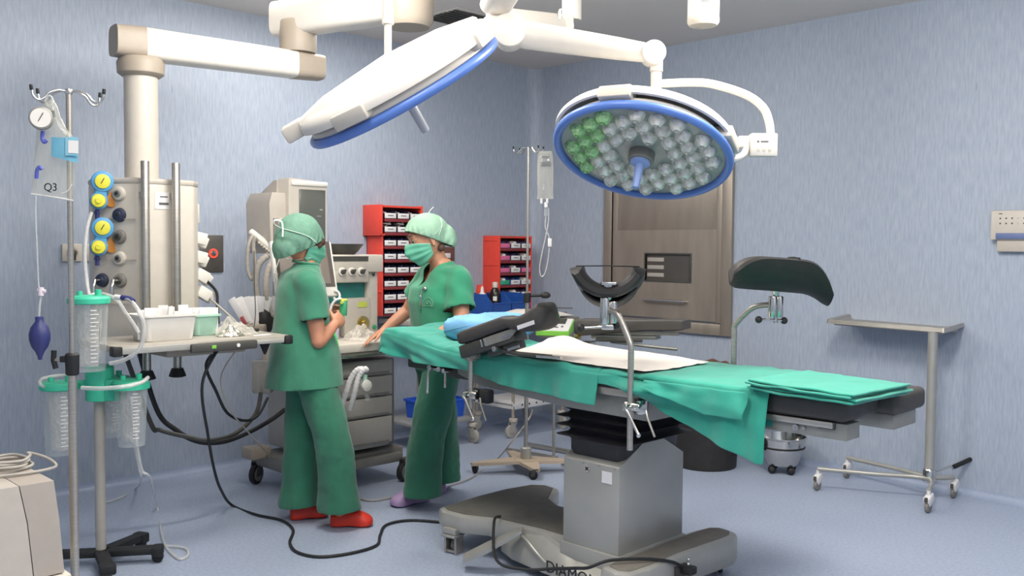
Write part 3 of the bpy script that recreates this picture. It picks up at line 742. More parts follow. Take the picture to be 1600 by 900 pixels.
# near leg holder
lh = thing('leg_holder', 'black padded leg holder on a bent chrome post, near side of the table, seen end-on', 'leg holder', TW(.342,-.34,.69), TA, 'leg holders on the table')
obj('post', MB(M=TM).tube([(.342,-.34,.69),(.342,-.34,1.08)]+spline([(.342,-.34,1.08),(.337,-.34,1.12),(.285,-.34,1.215),(.262,-.34,1.235),(.225,-.34,1.245)],5), .0125, 14), 'steel', lh, True)
clampset(lh, .342, -.33, .865)
bp_ = TW(.222,-.34,1.235)
obj('swivel_block', MB().cyl(bp_+V((-.012,0,-.05)),bp_+V((-.012,0,.06)),.020,n=20,bev=.003).cyl(bp_+V((.022,0,-.045)),bp_+V((.022,0,.045)),.015,n=20,bev=.003).box(tuple(bp_+V((.0,0,-.06))),(.05,.03,.02),0,.004), 'chrome', lh, True)
tb = obj('tightening_bar', MB().tube([bp_+V((-.105,-.02,-.062)),bp_+V((.03,.01,-.056))], .0065, 10), 'chrome', lh, True)
obj('ball_knob', MB().ell(bp_+V((-.11,-.022,-.062)),(.016,.016,.016)), 'black', tb, True)
obj('ball_knob', MB().ell(bp_+V((.036,.012,-.055)),(.016,.016,.016)), 'black', tb, True)
obj('neck', MB().cyl(bp_+V((0,0,.05)),bp_+V((0,0,.075)),.012,.02,n=18).cyl(bp_+V((0,0,.075)),bp_+V((0,0,.12)),.026,.03,n=18).box(tuple(bp_+V((0,-.01,.118))),(.06,.05,.012),0,.003), 'chrome', lh, True)
gc = P(950, 458, 3.93)
Mg = Matrix.Translation(gc) @ rotz(R(263)) @ Matrix.Rotation(R(-8),4,'Y')
g_ = obj('padded_gutter', gutter(Mg, .34, .130, R(78), .056, .08), 'black', lh, True)
obj('support_shell', gutter(Mg @ Matrix.Translation((-.03,0,-.048)), .24, .128, R(66), .016, .0), 'rubber', lh, True)
s1, s2 = Mg @ V((.160,-.128,.094)), Mg @ V((.160,.128,.094))
obj('strap', MB().tube([s1, (s1+s2)/2+V((0,0,.002)), s2], .007, 8, flat=.35), 'rubber', g_, True)
# far leg holder
lf = thing('leg_holder', 'black padded leg holder on a chrome post, far side of the table, seen side-on', 'leg holder', TW(.40,.34,.86), TA, 'leg holders on the table')
obj('post', MB(M=TM).tube([(.40,.335,.87),(.40,.335,1.13)]+spline([(.40,.335,1.13),(.405,.335,1.16),(.47,.335,1.225),(.51,.335,1.247),(.56,.335,1.255),(.60,.335,1.255)],6), .0125, 14), 'steel', lf, True)
clampset(lf, .40, .325, .905, lever=False)
q_ = TW(.60,.335,1.25)
obj('swivel_block', MB().cyl(q_+V((-.012,0,-.045)),q_+V((-.012,0,.045)),.020,n=20,bev=.003).cyl(q_+V((.016,0,-.045)),q_+V((.016,0,.045)),.016,n=20,bev=.003).cyl(q_+V((0,0,-.045)),q_+V((0,0,-.07)),.009,n=12), 'chrome', lf, True)
tb = obj('tightening_bar', MB().tube([q_+V((-.072,-.02,-.055)),q_+V((.035,.01,-.06))], .0065, 10), 'chrome', lf, True)
obj('ball_knob', MB().ell(q_+V((-.078,-.02,-.055)),(.0155,.0155,.0155)), 'black', tb, True)
obj('ball_knob', MB().ell(q_+V((.040,.012,-.061)),(.0155,.0155,.0155)), 'black', tb, True)
obj('neck', MB().cyl(q_+V((0,0,.04)),q_+V((0,0,.085)),.011,.021,n=18).box(tuple(q_+V((.02,0,.088))),(.13,.035,.008),0,.003), 'chrome', lf, True)
Mf = Matrix.Translation(q_+V((.012,.0,.085))) @ rotz(R(-7)) @ Matrix.Rotation(R(4),4,'Y')
g_ = obj('padded_gutter', gutter(Mf, .41, .148, R(80), .042, .02, droop=.07, endr=.40), 'black', lf, True)
obj('strap', MB(M=Mf).tube([(.05,-.150,.105),(.05,-.148,.125),(.05,0,.128),(.05,.148,.125),(.05,.150,.105)], .006, 8, flat=.4), 'rubber', g_, True)

# arm boards: padded board over a ratchet bracket, on a short post
def armboard(root, F, Lp, post_z):
    """F: frame at the low end, local x along the board, z up from it"""
    rings = []
    for i in range(21):
        u = i/20; x = u*Lp
        w = .062 if u < .55 else .062+.02*math.sin((u-.55)/.45*PI*.5)
        top = .035 if u < .55 else .035 - .030*math.sin((u-.55)/.45*PI) + .022*((u-.55)/.45)**2
        bot = -.030 if u < .6 else -.030 - .050*math.sin((u-.6)/.4*PI*.72)
        e = max(.25, math.sqrt(max(0,1-abs(2*u-1)**14)))
        mid = (top+bot)/2; hh = (top-bot)/2*e
        rings.append([V((x, w*e*(1 if math.cos(a)>=0 else -1)*abs(math.cos(a))**.45, mid+hh*(1 if math.sin(a)>=0 else -1)*abs(math.sin(a))**.45)) for a in [2*PI*k/20+.05 for k in range(20)]])
    pd_ = obj('arm_pad', MB(M=F).loft(rings), 'anthra', root, True, ang=50)
    br = obj('bracket', MB(M=F).box((Lp*.33,0,-.062),(Lp*.60,.10,.062),bev=.008).box((Lp*.46,0,-.108),(Lp*.34,.05,.035),bev=.005), mat('dark_grey_metal','#565652',.3,.5), root, True)
    obj('cover_plate', MB(M=F).prism([(Lp*.34,-.075),(Lp*.60,-.075),(Lp*.72,-.04),(Lp*.60,-.036),(Lp*.34,-.036)], -.056, -.053, M=Matrix(((1,0,0,0),(0,0,1,0),(0,1,0,0),(0,0,0,1)))), 'silver2', br, True)
    for k in range(2): obj('clip', MB(M=F).box((Lp*.30+k*.022,-.053,-.055),(.012,.008,.035),bev=.002), 'chrome', br, True)
    obj('slot_plate', MB(M=F).box((Lp*.58,-.054,-.060),(.06,.006,.012)).box((Lp*.58,-.032,-.118),(.07,.006,.012)), 'chrome', br, True)
    obj('release_bar', MB(M=F).tube([(Lp*.42,-.02,-.105),(Lp*.62,-.03,-.15),(Lp*.92,-.03,-.205)], .010, 10), 'dgrey', br, True)
    obj('release_rod', MB(M=F).tube([(Lp*.80,-.04,-.185),(Lp*1.02,-.04,-.222)], .007, 10), 'chrome', br, True)
    obj('knob', MB(M=F).cyl((Lp*.44,-.03,-.10),(Lp*.44,-.075,-.10),.012,n=14,bev=.002), 'chrome', br, True)
ab = thing('arm_board', 'black padded arm board tilted upwards on a post, near side of the table head', 'arm board', TW(-.585,-.345,.79), TA, 'arm boards on the table')
F1 = TM @ Matrix.Translation((-.665,-.335,1.055)) @ rotz(R(4)) @ Matrix.Rotation(R(-18),4,'Y')
armboard(ab, F1, .575, 0)
obj('sticker', MB(M=F1).box((.475,-.083,-.045),(.10,.002,.018)), 'label', ab, True)
obj('post', MB(M=TM).cyl((-.585,-.345,.74),(-.585,-.345,.985),.013,n=16), 'steel', ab, True)
obj('ball_joint', MB(M=TM).cyl((-.585,-.345,.965),(-.585,-.345,.985),.028,n=20,bev=.004).box((-.575,-.34,.995),(.06,.05,.04),bev=.008), 'mgrey', ab, True)
cl = clampset(ab, -.585, -.345, .805)
obj('rail_hook', MB(M=TM).box((-.50,-.325,.805),(.06,.05,.065),bev=.012), 'rubber', cl, True)
af = thing('arm_board', 'flat black padded arm board on the far side of the table head', 'arm board', TW(-.45,.40,.9), TA, 'arm boards on the table')
F2 = TM @ Matrix.Translation((-.60,.44,1.062)) @ rotz(R(14)) @ Matrix.Rotation(R(-2),4,'Y')
pf = MB(M=F2).loft([[V((x, w*cx, zc+hh*cz)) for cx,cz in ((-1,-.8),(-1,.8),(-.9,1),(.9,1),(1,.8),(1,-.8),(.9,-1),(-.9,-1))] for x,w,zc,hh in ((0,.05,.015,.03),(.02,.06,.015,.044),(.25,.06,.026,.034),(.42,.062,.033,.027),(.56,.064,.035,.027),(.60,.06,.036,.022))])
obj('arm_pad', pf, 'anthra', af, True)
obj('bracket', MB(M=F2).box((.27,0,-.03),(.36,.07,.02),bev=.004).box((.36,-.036,-.008),(.42,.006,.018)), 'silver2', af, True)
obj('slot_plate', MB(M=F2).box((.25,-.04,-.045),(.26,.008,.02),bev=.003), 'dgrey', af, True)
obj('release_rod', MB(M=F2).tube([(.20,-.03,-.055),(.42,-.03,-.075),(.56,-.03,-.085)], .008, 10), 'silver2', af, True)
obj('post', MB(M=TM).cyl((-.52,.335,.90),(-.52,.335,.99),.012,n=16).box((-.50,.37,1.0),(.07,.12,.03),bev=.006), 'chrome', af, True)
obj('knob', MB(M=F2).cyl((.03,-.05,-.03),(.03,-.09,-.03),.014,n=14,bev=.002), 'brass', af, True)

# ================================================================== CABLES AT THE TABLE
def cable(name, pts, r, m, label, cat, n=8, group=None):
    pts = [V(p) for p in pts]
    return solo(name, MB().tube(spline(pts, 8), r, n), m, label, cat, tuple(pts[0]), 0, group)
r_ = .007
bc = [TW(-.50,-.30,.22), TW(-.44,-.35,.17), TW(-.33,-.42,.10), TW(-.18,-.40,.09), TW(-.05,-.36,.115), TW(.08,-.36,.15), TW(.17,-.38,.18), TW(.24,-.33,.215), TW(.33,-.20,.212), TW(.385,-.10,.19), TW(.405,-.03,.15)]
bc[0] = TW(-.52,-.21,.215); bc[1] = TW(-.50,-.27,.205)
tc_ = thing('table_cable', 'black cable lying across the silver table base, white tag on its plug', 'cable', bc[0], 0)
obj('lead', MB().tube(spline(bc,8), r_, 8), 'rubber', tc_, True)
pe = TW(.41,-.02,.145)
obj('plug', MB().box(tuple(pe),(.05,.07,.035),TA+R(90),.008), 'black', tc_, True)
obj('white_tag', MB().box(tuple(TW(.428,-.062,.105)),(.035,.008,.05),TA+R(60),.003,M=None), 'label', tc_, True)
obj('chrome_stud', MB().ell(TW(.425,-.035,.175),(.008,.008,.008)).ell(TW(.425,-.035,.195),(.008,.008,.008)), 'chrome', tc_, True)
# black coiled lead hanging behind the column
hl = [TW(-.42,.2,.80), TW(-.42,.2,.64), TW(-.40,.18,.50), TW(-.34,.12,.34), TW(-.27,.10,.205)]
cable('hanging_lead', hl, .010, 'rubber', 'thick black lead hanging behind the table column', 'cable')
# ================================================================== CEILING SUPPLY PENDANT (left)
PC = V((-1.93, 4.9, 0)); PM = Matrix.Translation(PC) @ rotz(A_L)
def PW(x, y, z): return PM @ V((x, y, z))
pdn = thing('supply_pendant', 'beige ceiling supply pendant with gas outlets, two steel rails and an equipment shelf', 'supply pendant', PC, A_L)
za = 2.53
jj = V((-1.24, 5.45, 0)); kk = P(632, 15, 5.1)
pl_ = PM.inverted() @ jj
# arms
def boxarm(name, a, b, w0, h0, w1, h1, m, root, ext=.0):
    d = (b-a).normalized(); a2 = a-d*ext; b2 = b+d*ext; L = (b2-a2).length
    x = d.cross(V((0,0,1))).normalized(); z = x.cross(d)
    def sec(t):
        w, hh = w0+(w1-w0)*t, h0+(h1-h0)*t; c_ = a2+d*L*t
        return [c_ + x*(w/2*(1 if math.cos(q)>=0 else -1)*abs(math.cos(q))**.5) + z*(hh/2*(1 if math.sin(q)>=0 else -1)*abs(math.sin(q))**.5) for q in [2*PI*k/28 for k in range(28)]]
    return obj(name, MB().loft([sec(t) for t in (0,.02,.5,.98,1)]), m, root, True, ang=50)
cA = V((PC.x,PC.y,za)); cB = V((jj.x,jj.y,za))
dA = (cB-cA).normalized()
boxarm('lower_arm', cA+dA*.0, cB-dA*.02, .17,.165,.16,.15,'white', pdn)
boxarm('end_cap', cA-dA*.135, cA+dA*.01, .165,.155,.175,.17,'taupe', pdn)
boxarm('end_cap', cB-dA*.03, cB+dA*.14, .165,.155,.15,.14,'taupe', pdn)
obj('arm_joint', MB().lathe([(.10,0),(.105,.02),(.105,.17),(.10,.18)], (jj.x,jj.y,za+.07), 36), 'taupe', pdn, True)
zu = 2.80
c3 = V((jj.x,jj.y,zu)); c4 = V((kk.x,kk.y,zu)); dU = (c4-c3).normalized()
u_ = boxarm('upper_arm', c3-dU*.14, c4, .18,.20,.18,.19,'white', pdn)
obj('bolt_cover', MB().box(tuple(c3+dU*.25+V((.06,-.075,.03))),(.05,.012,.035),0,.003), 'greybeige', u_, True)
obj('printed_name', MB().box(tuple(c3+dU*.62+V((.06,-.078,.04))),(.09,.004,.02),math.atan2(dU.y,dU.x)), 'greybeige', u_, True)
obj('shoulder_drum', MB().lathe([(.115,-.13),(.135,-.10),(.14,.05),(.13,.12),(.10,HC-zu)], (kk.x+.02,kk.y,zu), 36), 'taupe', pdn, True)
# column
obj('column_collar', MB().lathe([(.095,2.36),(.115,2.375),(.118,2.43),(.105,2.455)], (0,0,0), 36), 'taupe', pdn)
obj('column_tube', MB().lathe([(.084,1.80),(.084,2.40)], (0,0,0), 40), 'cream', pdn)
hpoly = [(-.125,-.235),(.17,-.235),(.235,-.15),(.245,.10),(.12,.22),(-.10,.22),(-.22,.14),(-.265,-.03)]
hb = obj('head', MB().prism(hpoly, 1.0, 1.80, bev=.012), 'cream', pdn)
obj('top_cover', MB().prism([(x*1.01,y*1.01) for x,y in hpoly], 1.795, 1.825, bev=.010), 'beige', pdn)
obj('rating_label', MB().box((.0,-.2365,1.715),(.075,.002,.085)), 'label', hb)
obj('label_print', MB().box((.01,-.238,1.70),(.05,.001,.012)).box((.01,-.238,1.735),(.04,.001,.006)), 'greyink', hb)
for z in (1.20,1.42,1.62): obj('panel_seam', MB().box((-.20,-.138,z),(.235,.006,.003),math.atan2(-.205,.14)), 'beige', hb)
# gas outlets on the slanted panel
fa = math.atan2(-.205,.14); fd = V((math.cos(fa), math.sin(fa), 0)); fn = V((math.sin(fa), -math.cos(fa), 0))
o0 = V((-.265,-.03,0))
def outlet(u, z, m, plug=False):
    c_ = o0 + fd*u + V((0,0,z))
    b_ = obj('gas_outlet', MB().cyl(c_, c_+fn*.022, .036, .031, n=28, bev=.004), m, pdn)
    obj('outlet_ring', MB().cyl(c_+fn*.022, c_+fn*.03, .019, .016, n=20), {'outletgrey':'dgrey','outletblue':'outletblue'}.get(m,'outletgrey'), b_)
    obj('outlet_bore', MB().cyl(c_+fn*.03, c_+fn*.032, .009, n=14), 'ink', b_)
    if plug: obj('gas_plug', MB().tube([c_+fn*.03, c_+fn*.065, c_+fn*.075+V((0,0,-.03)), c_+fn*.075+V((0,0,-.07))], .010, 10), 'chrome', b_)
for z, m in ((1.745,'cream'),(1.640,'outletblue'),(1.532,'outletgrey'),(1.425,'cream')): outlet(.155, z, m)
outlet(.155, 1.315, 'outletgrey', True); outlet(.055, 1.315, 'outletblue', True)
obj('blank_outlet', MB().cyl(o0+fd*.05+V((0,0,1.425)), o0+fd*.05+V((0,0,1.425))+fn*.004, .034, n=28), 'cream', pdn)
# rails
for x in (-.105,.052):
    r_o = obj('steel_rail', MB().cyl((x,-.285,.86),(x,-.285,1.905),.0205,n=24,bev=.003), 'steel', pdn)
    obj('rail_foot', MB().lathe([(.028,.0),(.040,-.03),(.043,-.04),(.03,-.045)], (x,-.285,.87), 24), 'rubber', r_o)
    obj('rail_standoff', MB().box((x,-.25,1.74),(.02,.06,.03)), 'greybeige', r_o)
# plugs down the right side
for k,(z,tl,off) in enumerate(((1.53,.2,.0),(1.43,.25,.0),(1.33,.5,.02),(1.235,.55,.035))):
    obj('power_plug', MB().box((.262+off*.6,-.10,z),(.075,.05,.062),M=Matrix.Rotation(tl,4,'Y'),bev=.006).box((.30+off,-.06,z-.02),(.05,.045,.06),M=Matrix.Rotation(tl+.2,4,'Y'),bev=.006), 'whitetub', pdn)
obj('hinged_cover', MB().box((.245,-.10,1.66),(.012,.07,.10),bev=.004), 'cream', pdn)
obj('plug_lead', MB().tube(spline([(.31,-.09,1.30),(.36,-.10,1.24),(.355,-.12,1.16),(.35,-.14,1.07)],6), .008, 8), 'rubber', pdn)
obj('plug_lead', MB().tube(spline([(.31,-.09,1.22),(.37,-.14,1.15),(.40,-.2,1.10),(.42,-.25,1.055)],6), .006, 8), 'greybeige', pdn)
# shelf
SX0, SX1, SY0, SY1, SZ = -.42, .452, -.695, -.235, 1.045
sh = obj('shelf', MB().box(((SX0+SX1)/2,(SY0+SY1)/2,SZ-.016),(SX1-SX0,SY1-SY0,.032),bev=.006), 'shelfgrey', pdn)
obj('front_trim', MB().box((-.22,SY0-.004,SZ-.022),(.36,.014,.03),bev=.003), 'silver', sh); obj('front_trim', MB().box((.33,SY0-.004,SZ-.026),(.17,.014,.02),bev=.003), 'silver', sh)
hs = obj('handle_strip', MB().box((.09,SY0-.012,SZ-.032),(.34,.03,.042),bev=.008), 'dgrey', sh)
obj('green_button', MB().box((.03,SY0-.029,SZ-.03),(.022,.004,.016),bev=.001), 'lime', hs)
obj('blue_button', MB().cyl((.155,SY0-.027,SZ-.03),(.155,SY0-.031,SZ-.03),.009,n=14), 'label', hs)
obj('corner_bumper', MB().box((SX1-.008,SY0+.012,SZ-.024),(.045,.05,.045),bev=.008), 'rubber', sh)
obj('corner_bumper', MB().box((SX0+.008,SY0+.012,SZ-.024),(.045,.05,.045),bev=.008), 'rubber', sh)
obj('under_drawer', MB().box((.10,-.40,SZ-.06),(.42,.24,.06),bev=.012), 'taupe', sh)
obj('bracket', MB().prism([(.33,SZ-.035),(.39,SZ-.035),(.36,SZ-.10)], -.62,-.60, M=Matrix(((1,0,0,0),(0,0,1,0),(0,1,0,0),(0,0,0,1)))), 'rubber', sh)
# regulators
def regulator(z, label):
    c_ = z
    r = thing('flow_regulator', label, 'regulator', c_, R(26), 'blue and yellow regulators on the pendant')
    # local: front = -y
    bm_ = MB().cyl((.0,.02,.05),(.0,-.035,.05),.052,n=32,bev=.008).box((-.008,-.005,-.0),(.058,.05,.09),bev=.014).cyl((-.018,.02,-.045),(-.018,-.03,-.045),.042,n=28,bev=.006).cyl((.01,.02,.0),(.05,.10,-.03),.016,n=14)
    obj('body', bm_, 'gaugeblue', r)
    g_ = obj('gauge', MB().cyl((.0,-.033,.05),(.0,-.042,.05),.035,n=32,bev=.002), 'gaugeyel', r)
    obj('needle', MB().box((.0,-.0435,.053),(.004,.002,.03),M=Matrix.Rotation(.5,4,'Y')), 'ink', g_)
    obj('knob', MB().lathe([(.001,.03),(.012,.03),(.014,.024),(.030,.022),(.034,.012),(.032,0)], (-.02,-.03,-.045), 20, Matrix.Rotation(PI/2,4,'X')), 'gaugeyel', r)
    obj('orange_collar', MB().cyl((.045,.07,-.035),(.045,.025,-.035),.038,n=24,bev=.004), 'orange', r)
    obj('hose_tail', MB().cyl((-.025,-.01,-.08),(-.025,-.01,-.135),.010,n=12).cyl((-.025,-.01,-.095),(-.025,-.01,-.108),.016,n=6), 'navy', r)
    return r
regulator(P(160,300,4.62), 'blue and yellow gas regulator, upper of the two on the pendant')
regulator(P(160,372,4.62), 'blue and yellow gas regulator, lower of the two on the pendant')

# ================================================================== THINGS ON THE PENDANT SHELF
def tub(x, y, lx, ly, hh, m, label, rz=0):
    T = PM @ Matrix.Translation((x,y,SZ)) @ rotz(rz)
    mb = MB(); n = 6
    def rr(e, z): return rrect(-lx/2+e, lx/2-e, -ly/2+e, ly/2-e, .03, z)
    mb.loft([rr(.022,.0),(rr(.018,.004)),rr(.004,hh*.9),rr(-.006,hh*.92),rr(-.006,hh),rr(.003,hh),rr(.008,hh*.9),rr(.024,.006)])
    return solo('plastic_tub', mb, m, label, 'tub', PW(x,y,SZ), A_L+rz, world=False)
tub(-.13,-.53,.27,.20,.125,'whitetub','white plastic tub full of paper packets on the pendant shelf')
tub(.115,-.42,.15,.14,.105,'minttub','pale mint plastic tub beside the white tub on the pendant shelf')
k = 0
for i in range(9):
    x = -.24+.027*i; yy = -.53+random.uniform(-.05,.05); hh = random.uniform(.135,.16)
    o = solo('paper_packet', MB().box((0,0,hh/2+.008),(.045,.006,hh),bev=.002), 'paper' if i%3 else 'label', 'white paper packet standing in the white tub on the shelf', 'packet', PW(x,yy,SZ), A_L+random.uniform(-.9,.9), 'paper packets in the white tub', world=False)
for i in range(4):
    x = .07+.03*i
    o = solo('paper_packet', MB().box((0,0,.072),(.06,.006,.13),bev=.002), 'paper', 'white paper packet sticking out of the mint tub on the shelf', 'packet', PW(x,-.42+random.uniform(-.03,.03),SZ), A_L+random.uniform(-.8,.8), 'paper packets in the mint tub', world=False)
def heap(loc, rx, ry, h, m, name, label, cat, seed, rz=0):
    def f(a,b):
        th = 2*PI*a; r = b; x, y = math.cos(th)*r, math.sin(th)*r
        z = (1-r**1.6)*h*(.55+.8*abs(nz3(x*2.2+seed,y*2.2,seed)))+ (.018*abs(nz3(x*7,y*7,seed*2)))*(1-r*.6)
        return V((x*rx*(1+.25*nz3(x*3,y*3,seed+4)), y*ry*(1+.25*nz3(x*3+9,y*3,seed)), max(.001,z)))
    return solo(name, MB().grid(f, 40, 14), m, label, cat, loc, rz, world=False, ang=20)
heap(PW(.27,-.46,SZ+.001),.115,.13,.075,'crinkle','crumpled_wrapper','crumpled clear wrapper heap on the pendant shelf','wrapper',2.3,A_L)
heap(PW(.20,-.56,SZ+.001),.07,.06,.045,'foil','crumpled_foil','small crumpled silver foil at the front of the pendant shelf','foil',5.7,A_L)
ck_ = thing('cable_clip', 'small flat black clip with a wire on the right end of the pendant shelf', 'clip', PW(.385,-.42,SZ), A_L)
obj('body', MB().box((0,0,.008),(.09,.03,.016),bev=.004), 'black', ck_)
obj('wire', MB().tube(spline([(.02,0,.012),(.03,0,.10),(.03,.01,.25),(.035,.02,.42)],6), .0025, 6), 'dgrey', ck_)
solo('paper_strip', MB().box((0,0,.002),(.10,.025,.003)), 'paper', 'white paper strip lying at the front of the pendant shelf', 'paper', PW(.33,-.63,SZ), A_L+.1, world=False)

# ================================================================== IV POLE AND PRESSURE BAG (front left)
YB = 3.2
px_ = P(110,350,YB).x
iv = thing('iv_pole', 'tall steel IV pole with four black-tipped hooks, at the left of the pendant', 'IV pole', (px_,YB,0))
zt = P(103,142,YB).z; zc = P(117,568,YB).z
obj('upper_tube', MB().cyl((0,0,zc-.05),(0,0,zt),.0095,n=18), 'steel', iv)
obj('lower_tube', MB().cyl((0,0,.10),(0,0,zc),.0145,n=20), 'steel', iv)
cl_ = obj('height_clamp', MB().lathe([(.018,-.04),(.022,-.035),(.023,.03),(.018,.036)], (0,0,zc), 20).box((-.025,0,.015+zc),(.03,.02,.022),bev=.004), 'rubber', iv)
obj('clamp_knob', MB().cyl((-.035,0,zc+.012),(-.06,0,zc+.012),.006,n=12), 'steel', cl_)
obj('knob_grip', MB().tube([(-.062,0,zc+.045),(-.064,0,zc+.01),(-.056,0,zc-.018)], .009, 10), 'rubber', cl_)
hooks = []
for k, a in enumerate((R(8),R(55),R(172),R(215))):
    d = V((math.cos(a), math.sin(a), 0))
    pts = spline([V((0,0,zt-.004)), d*.03+V((0,0,zt)), d*.06+V((0,0,zt-.012)), d*.075+V((0,0,zt-.03)), d*.092+V((0,0,zt-.038)), d*.108+V((0,0,zt-.028)), d*.113+V((0,0,zt-.004))], 6)
    hk = obj('hook', MB().tube(pts, .0038, 10), 'chrome', iv)
    obj('hook_tip', MB().cyl(d*.113+V((0,0,zt-.008)), d*.1145+V((0,0,zt+.01)), .0058, n=12, bev=.002), 'rubber', hk)
obj('hub', MB().cyl((0,0,zt-.012),(0,0,zt+.006),.012,n=16,bev=.002), 'chrome', iv)
for k in range(5):
    a = 2*PI*k/5+.3; d = V((math.cos(a), math.sin(a), 0))
    lg = obj('leg', MB().tube([d*.02+V((0,0,.12)), d*.30+V((0,0,.085))], .014, 12), 'dgrey', iv)
    obj('wheel', MB().cyl(d*.30+V((-d.y*.012,d.x*.012,.03)), d*.30+V((d.y*.012,-d.x*.012,.03)), .03, n=20, bev=.004).cyl(d*.30+V((0,0,.05)), d*.30+V((0,0,.085)), .008, n=10), 'rubber', lg)
# pressure infuser bag
def BP(px, py, dy=0): return P(px, py, YB-.06+dy)
pb = thing('pressure_infusion_bag', 'clear pressure infusion bag with round gauge and handwritten mark hanging on the IV pole', 'pressure bag', BP(76,154), 0)
prof = [(156,70,84),(166,66,90),(180,60,94),(200,57,104),(215,56,118),(240,54,119),(265,52,117),(290,50,115),(304,49.5,113.5)]
front = []; back = []
for i,(y,a,b) in enumerate(prof):
    yy0 = y
    row = []
    for j in range(11):
        u = j/10; xx = a+(b-a)*u; bulge = .022*math.sin(PI*u)*math.sin(PI*min(1,i/8+.12))
        row.append((xx, y+(7*u if i > 5 else 3*u*(i/5)), bulge))
    front.append([BP(x,y_,-b_) for x,y_,b_ in row]); back.append([BP(x,y_,b_*.6+.002) for x,y_,b_ in row])
ring = [f+bk[::-1] for f,bk in zip(front,back)]
obj('bag', MB().loft(ring), 'bag', pb, True, ang=60)
obj('seam', MB().tube([BP(x,y,-.001) for x,y in ((49,303),(70,306),(95,310),(114,313.5))], .0028, 8), 'label', pb, True, label='pale welded seam')
obj('seam', MB().tube(spline([BP(96,302,-.006),BP(106,298,-.006),BP(112,288,-.005)],5), .0016, 6), 'label', pb, True)
gcn = BP(65,186,-.035)
gg = obj('gauge', MB().cyl(gcn, gcn+V((.012,-.03,0)), .037, n=36, bev=.003), 'silver2', pb, True, label='round pressure gauge')
obj('gauge_face', MB().cyl(gcn+V((.012,-.03,0)), gcn+V((.0128,-.032,0)), .031, n=36), 'face', gg, True)
obj('needle', MB().tube([gcn+V((.002,-.034,-.018)), gcn+V((.022,-.034,.016))], .0013, 6), 'ink', gg, True)
obj('gauge_stem', MB().cyl(gcn+V((.022,-.006,.014)), gcn+V((.045,-.0,.018)), .011, n=14), 'chrome', gg, True)
bv_ = mat('violet_blue_clip','#5560b4',.4)
obj('clip', MB().tube(spline([BP(67,205,-.032),BP(66,216,-.034),BP(69,222,-.034),BP(73,219,-.032)],5), .0065, 8), bv_, pb, True)
obj('clip', MB().tube(spline([BP(57,279,-.022),BP(58,266,-.026),BP(62,261,-.026),BP(66,265,-.024)],5), .0065, 8), bv_, pb, True)
bs_ = mat('pale_blue_strap','#74b4cc',.5)
st_ = obj('strap', MB().grid(lambda a,b: BP(80+42*a, 214+2*a+(30+9*a)*b, -.026-.006*math.sin(PI*a)), 8, 4), bs_, pb, True, label='pale blue strap')
obj('strap_flap', MB().grid(lambda a,b: BP(102+20*a, 214+29*b, -.036), 4, 4), mat('light_blue_strap','#8cc4d8',.5), st_, True)
obj('white_label', MB().grid(lambda a,b: BP(106.5+16*a, 219+1*a+20*b, -.038), 2, 2), 'paper', st_, True)
tq = BP(79,293,-.028)
text('Q3', .037, Matrix.Translation(pb.matrix_basis.inverted() @ tq) @ rotz(R(-8)) @ FRONT, 'ink', pb, name='handwritten_mark')
obj('hanger_loop', MB().tube(spline([BP(74,150),BP(71,158),BP(76,166),BP(83,160),BP(80,151)],6,True), .003, 8, closed=True), 'tubing', pb, True)
tb1 = [BP(56,306),BP(56,340),BP(58,390),BP(60,440),BP(62,452)]
obj('air_line', MB().tube(spline(tb1,8), .0022, 8), 'tubing', pb, True)
sc_ = obj('stopcock', MB().cyl(BP(64,449),BP(64,462),.009,n=12).cyl(BP(59,453),BP(71,455),.006,n=12), mat('pinkish_white_plastic','#e0d3da',.4), pb, True)
obj('air_line', MB().tube(spline([BP(64,462),BP(62,478),BP(61,496)],6), .0035, 8), 'tubing', pb, True)
bc_ = BP(62,524)
bl_ = MB().lathe([(.006,-.082),(.008,-.07),(.012,-.062),(.014,-.056),(.026,-.038),(.033,-.014),(.0335,.005),(.028,.027),(.019,.040),(.0135,.047),(.0135,.062),(.008,.064)], tuple(bc_), 24)
obj('squeeze_bulb', bl_, 'navy', pb, True, label='navy blue rubber squeeze bulb')

# ================================================================== SUCTION STAND WITH CANISTERS
SXY = V((-1.905,4.31,0))
ss = thing('suction_stand', 'grey suction stand with mint green canister holder and low black base', 'suction stand', SXY)
obj('pole', MB().cyl((0,0,.05),(0,0,.93),.0235,n=24), 'greybeige', ss)
hd_ = MB().lathe([(.045,.775),(.062,.78),(.062,.93),(.05,.94)], (.01,-.015,0), 28).box((.085,-.02,.83),(.07,.09,.10),bev=.01)
obj('canister_holder', hd_, 'mint', ss)
for a in (200,-15,95):
    d = V((math.cos(R(a)), math.sin(R(a)), 0)); obj('holder_ring', MB().lathe([(.080,.838),(.088,.838),(.088,.858),(.080,.858),(.080,.838)], tuple(d*.165), 32).box(tuple(d*.07+V((0,0,.85))),(.06,.03,.04),R(a),.004), 'mint', ss)
for a, L in ((12,.25),(70,.26),(190,.22),(-60,.24)):
    d = V((math.cos(R(a)), math.sin(R(a)), 0))
    lg = obj('leg', MB().box(tuple(d*L/2+V((0,0,.06))),(L,.06,.035),R(a),.008).box(tuple(d*L+V((0,0,.055))),(.05,.07,.05),R(a),.01), 'rubber', ss)
    obj('wheel', MB().cyl(d*L+V((-d.y*.015,d.x*.015,.026)), d*L+V((d.y*.015,-d.x*.015,.026)), .026, n=18, bev=.004), 'rubber', lg)
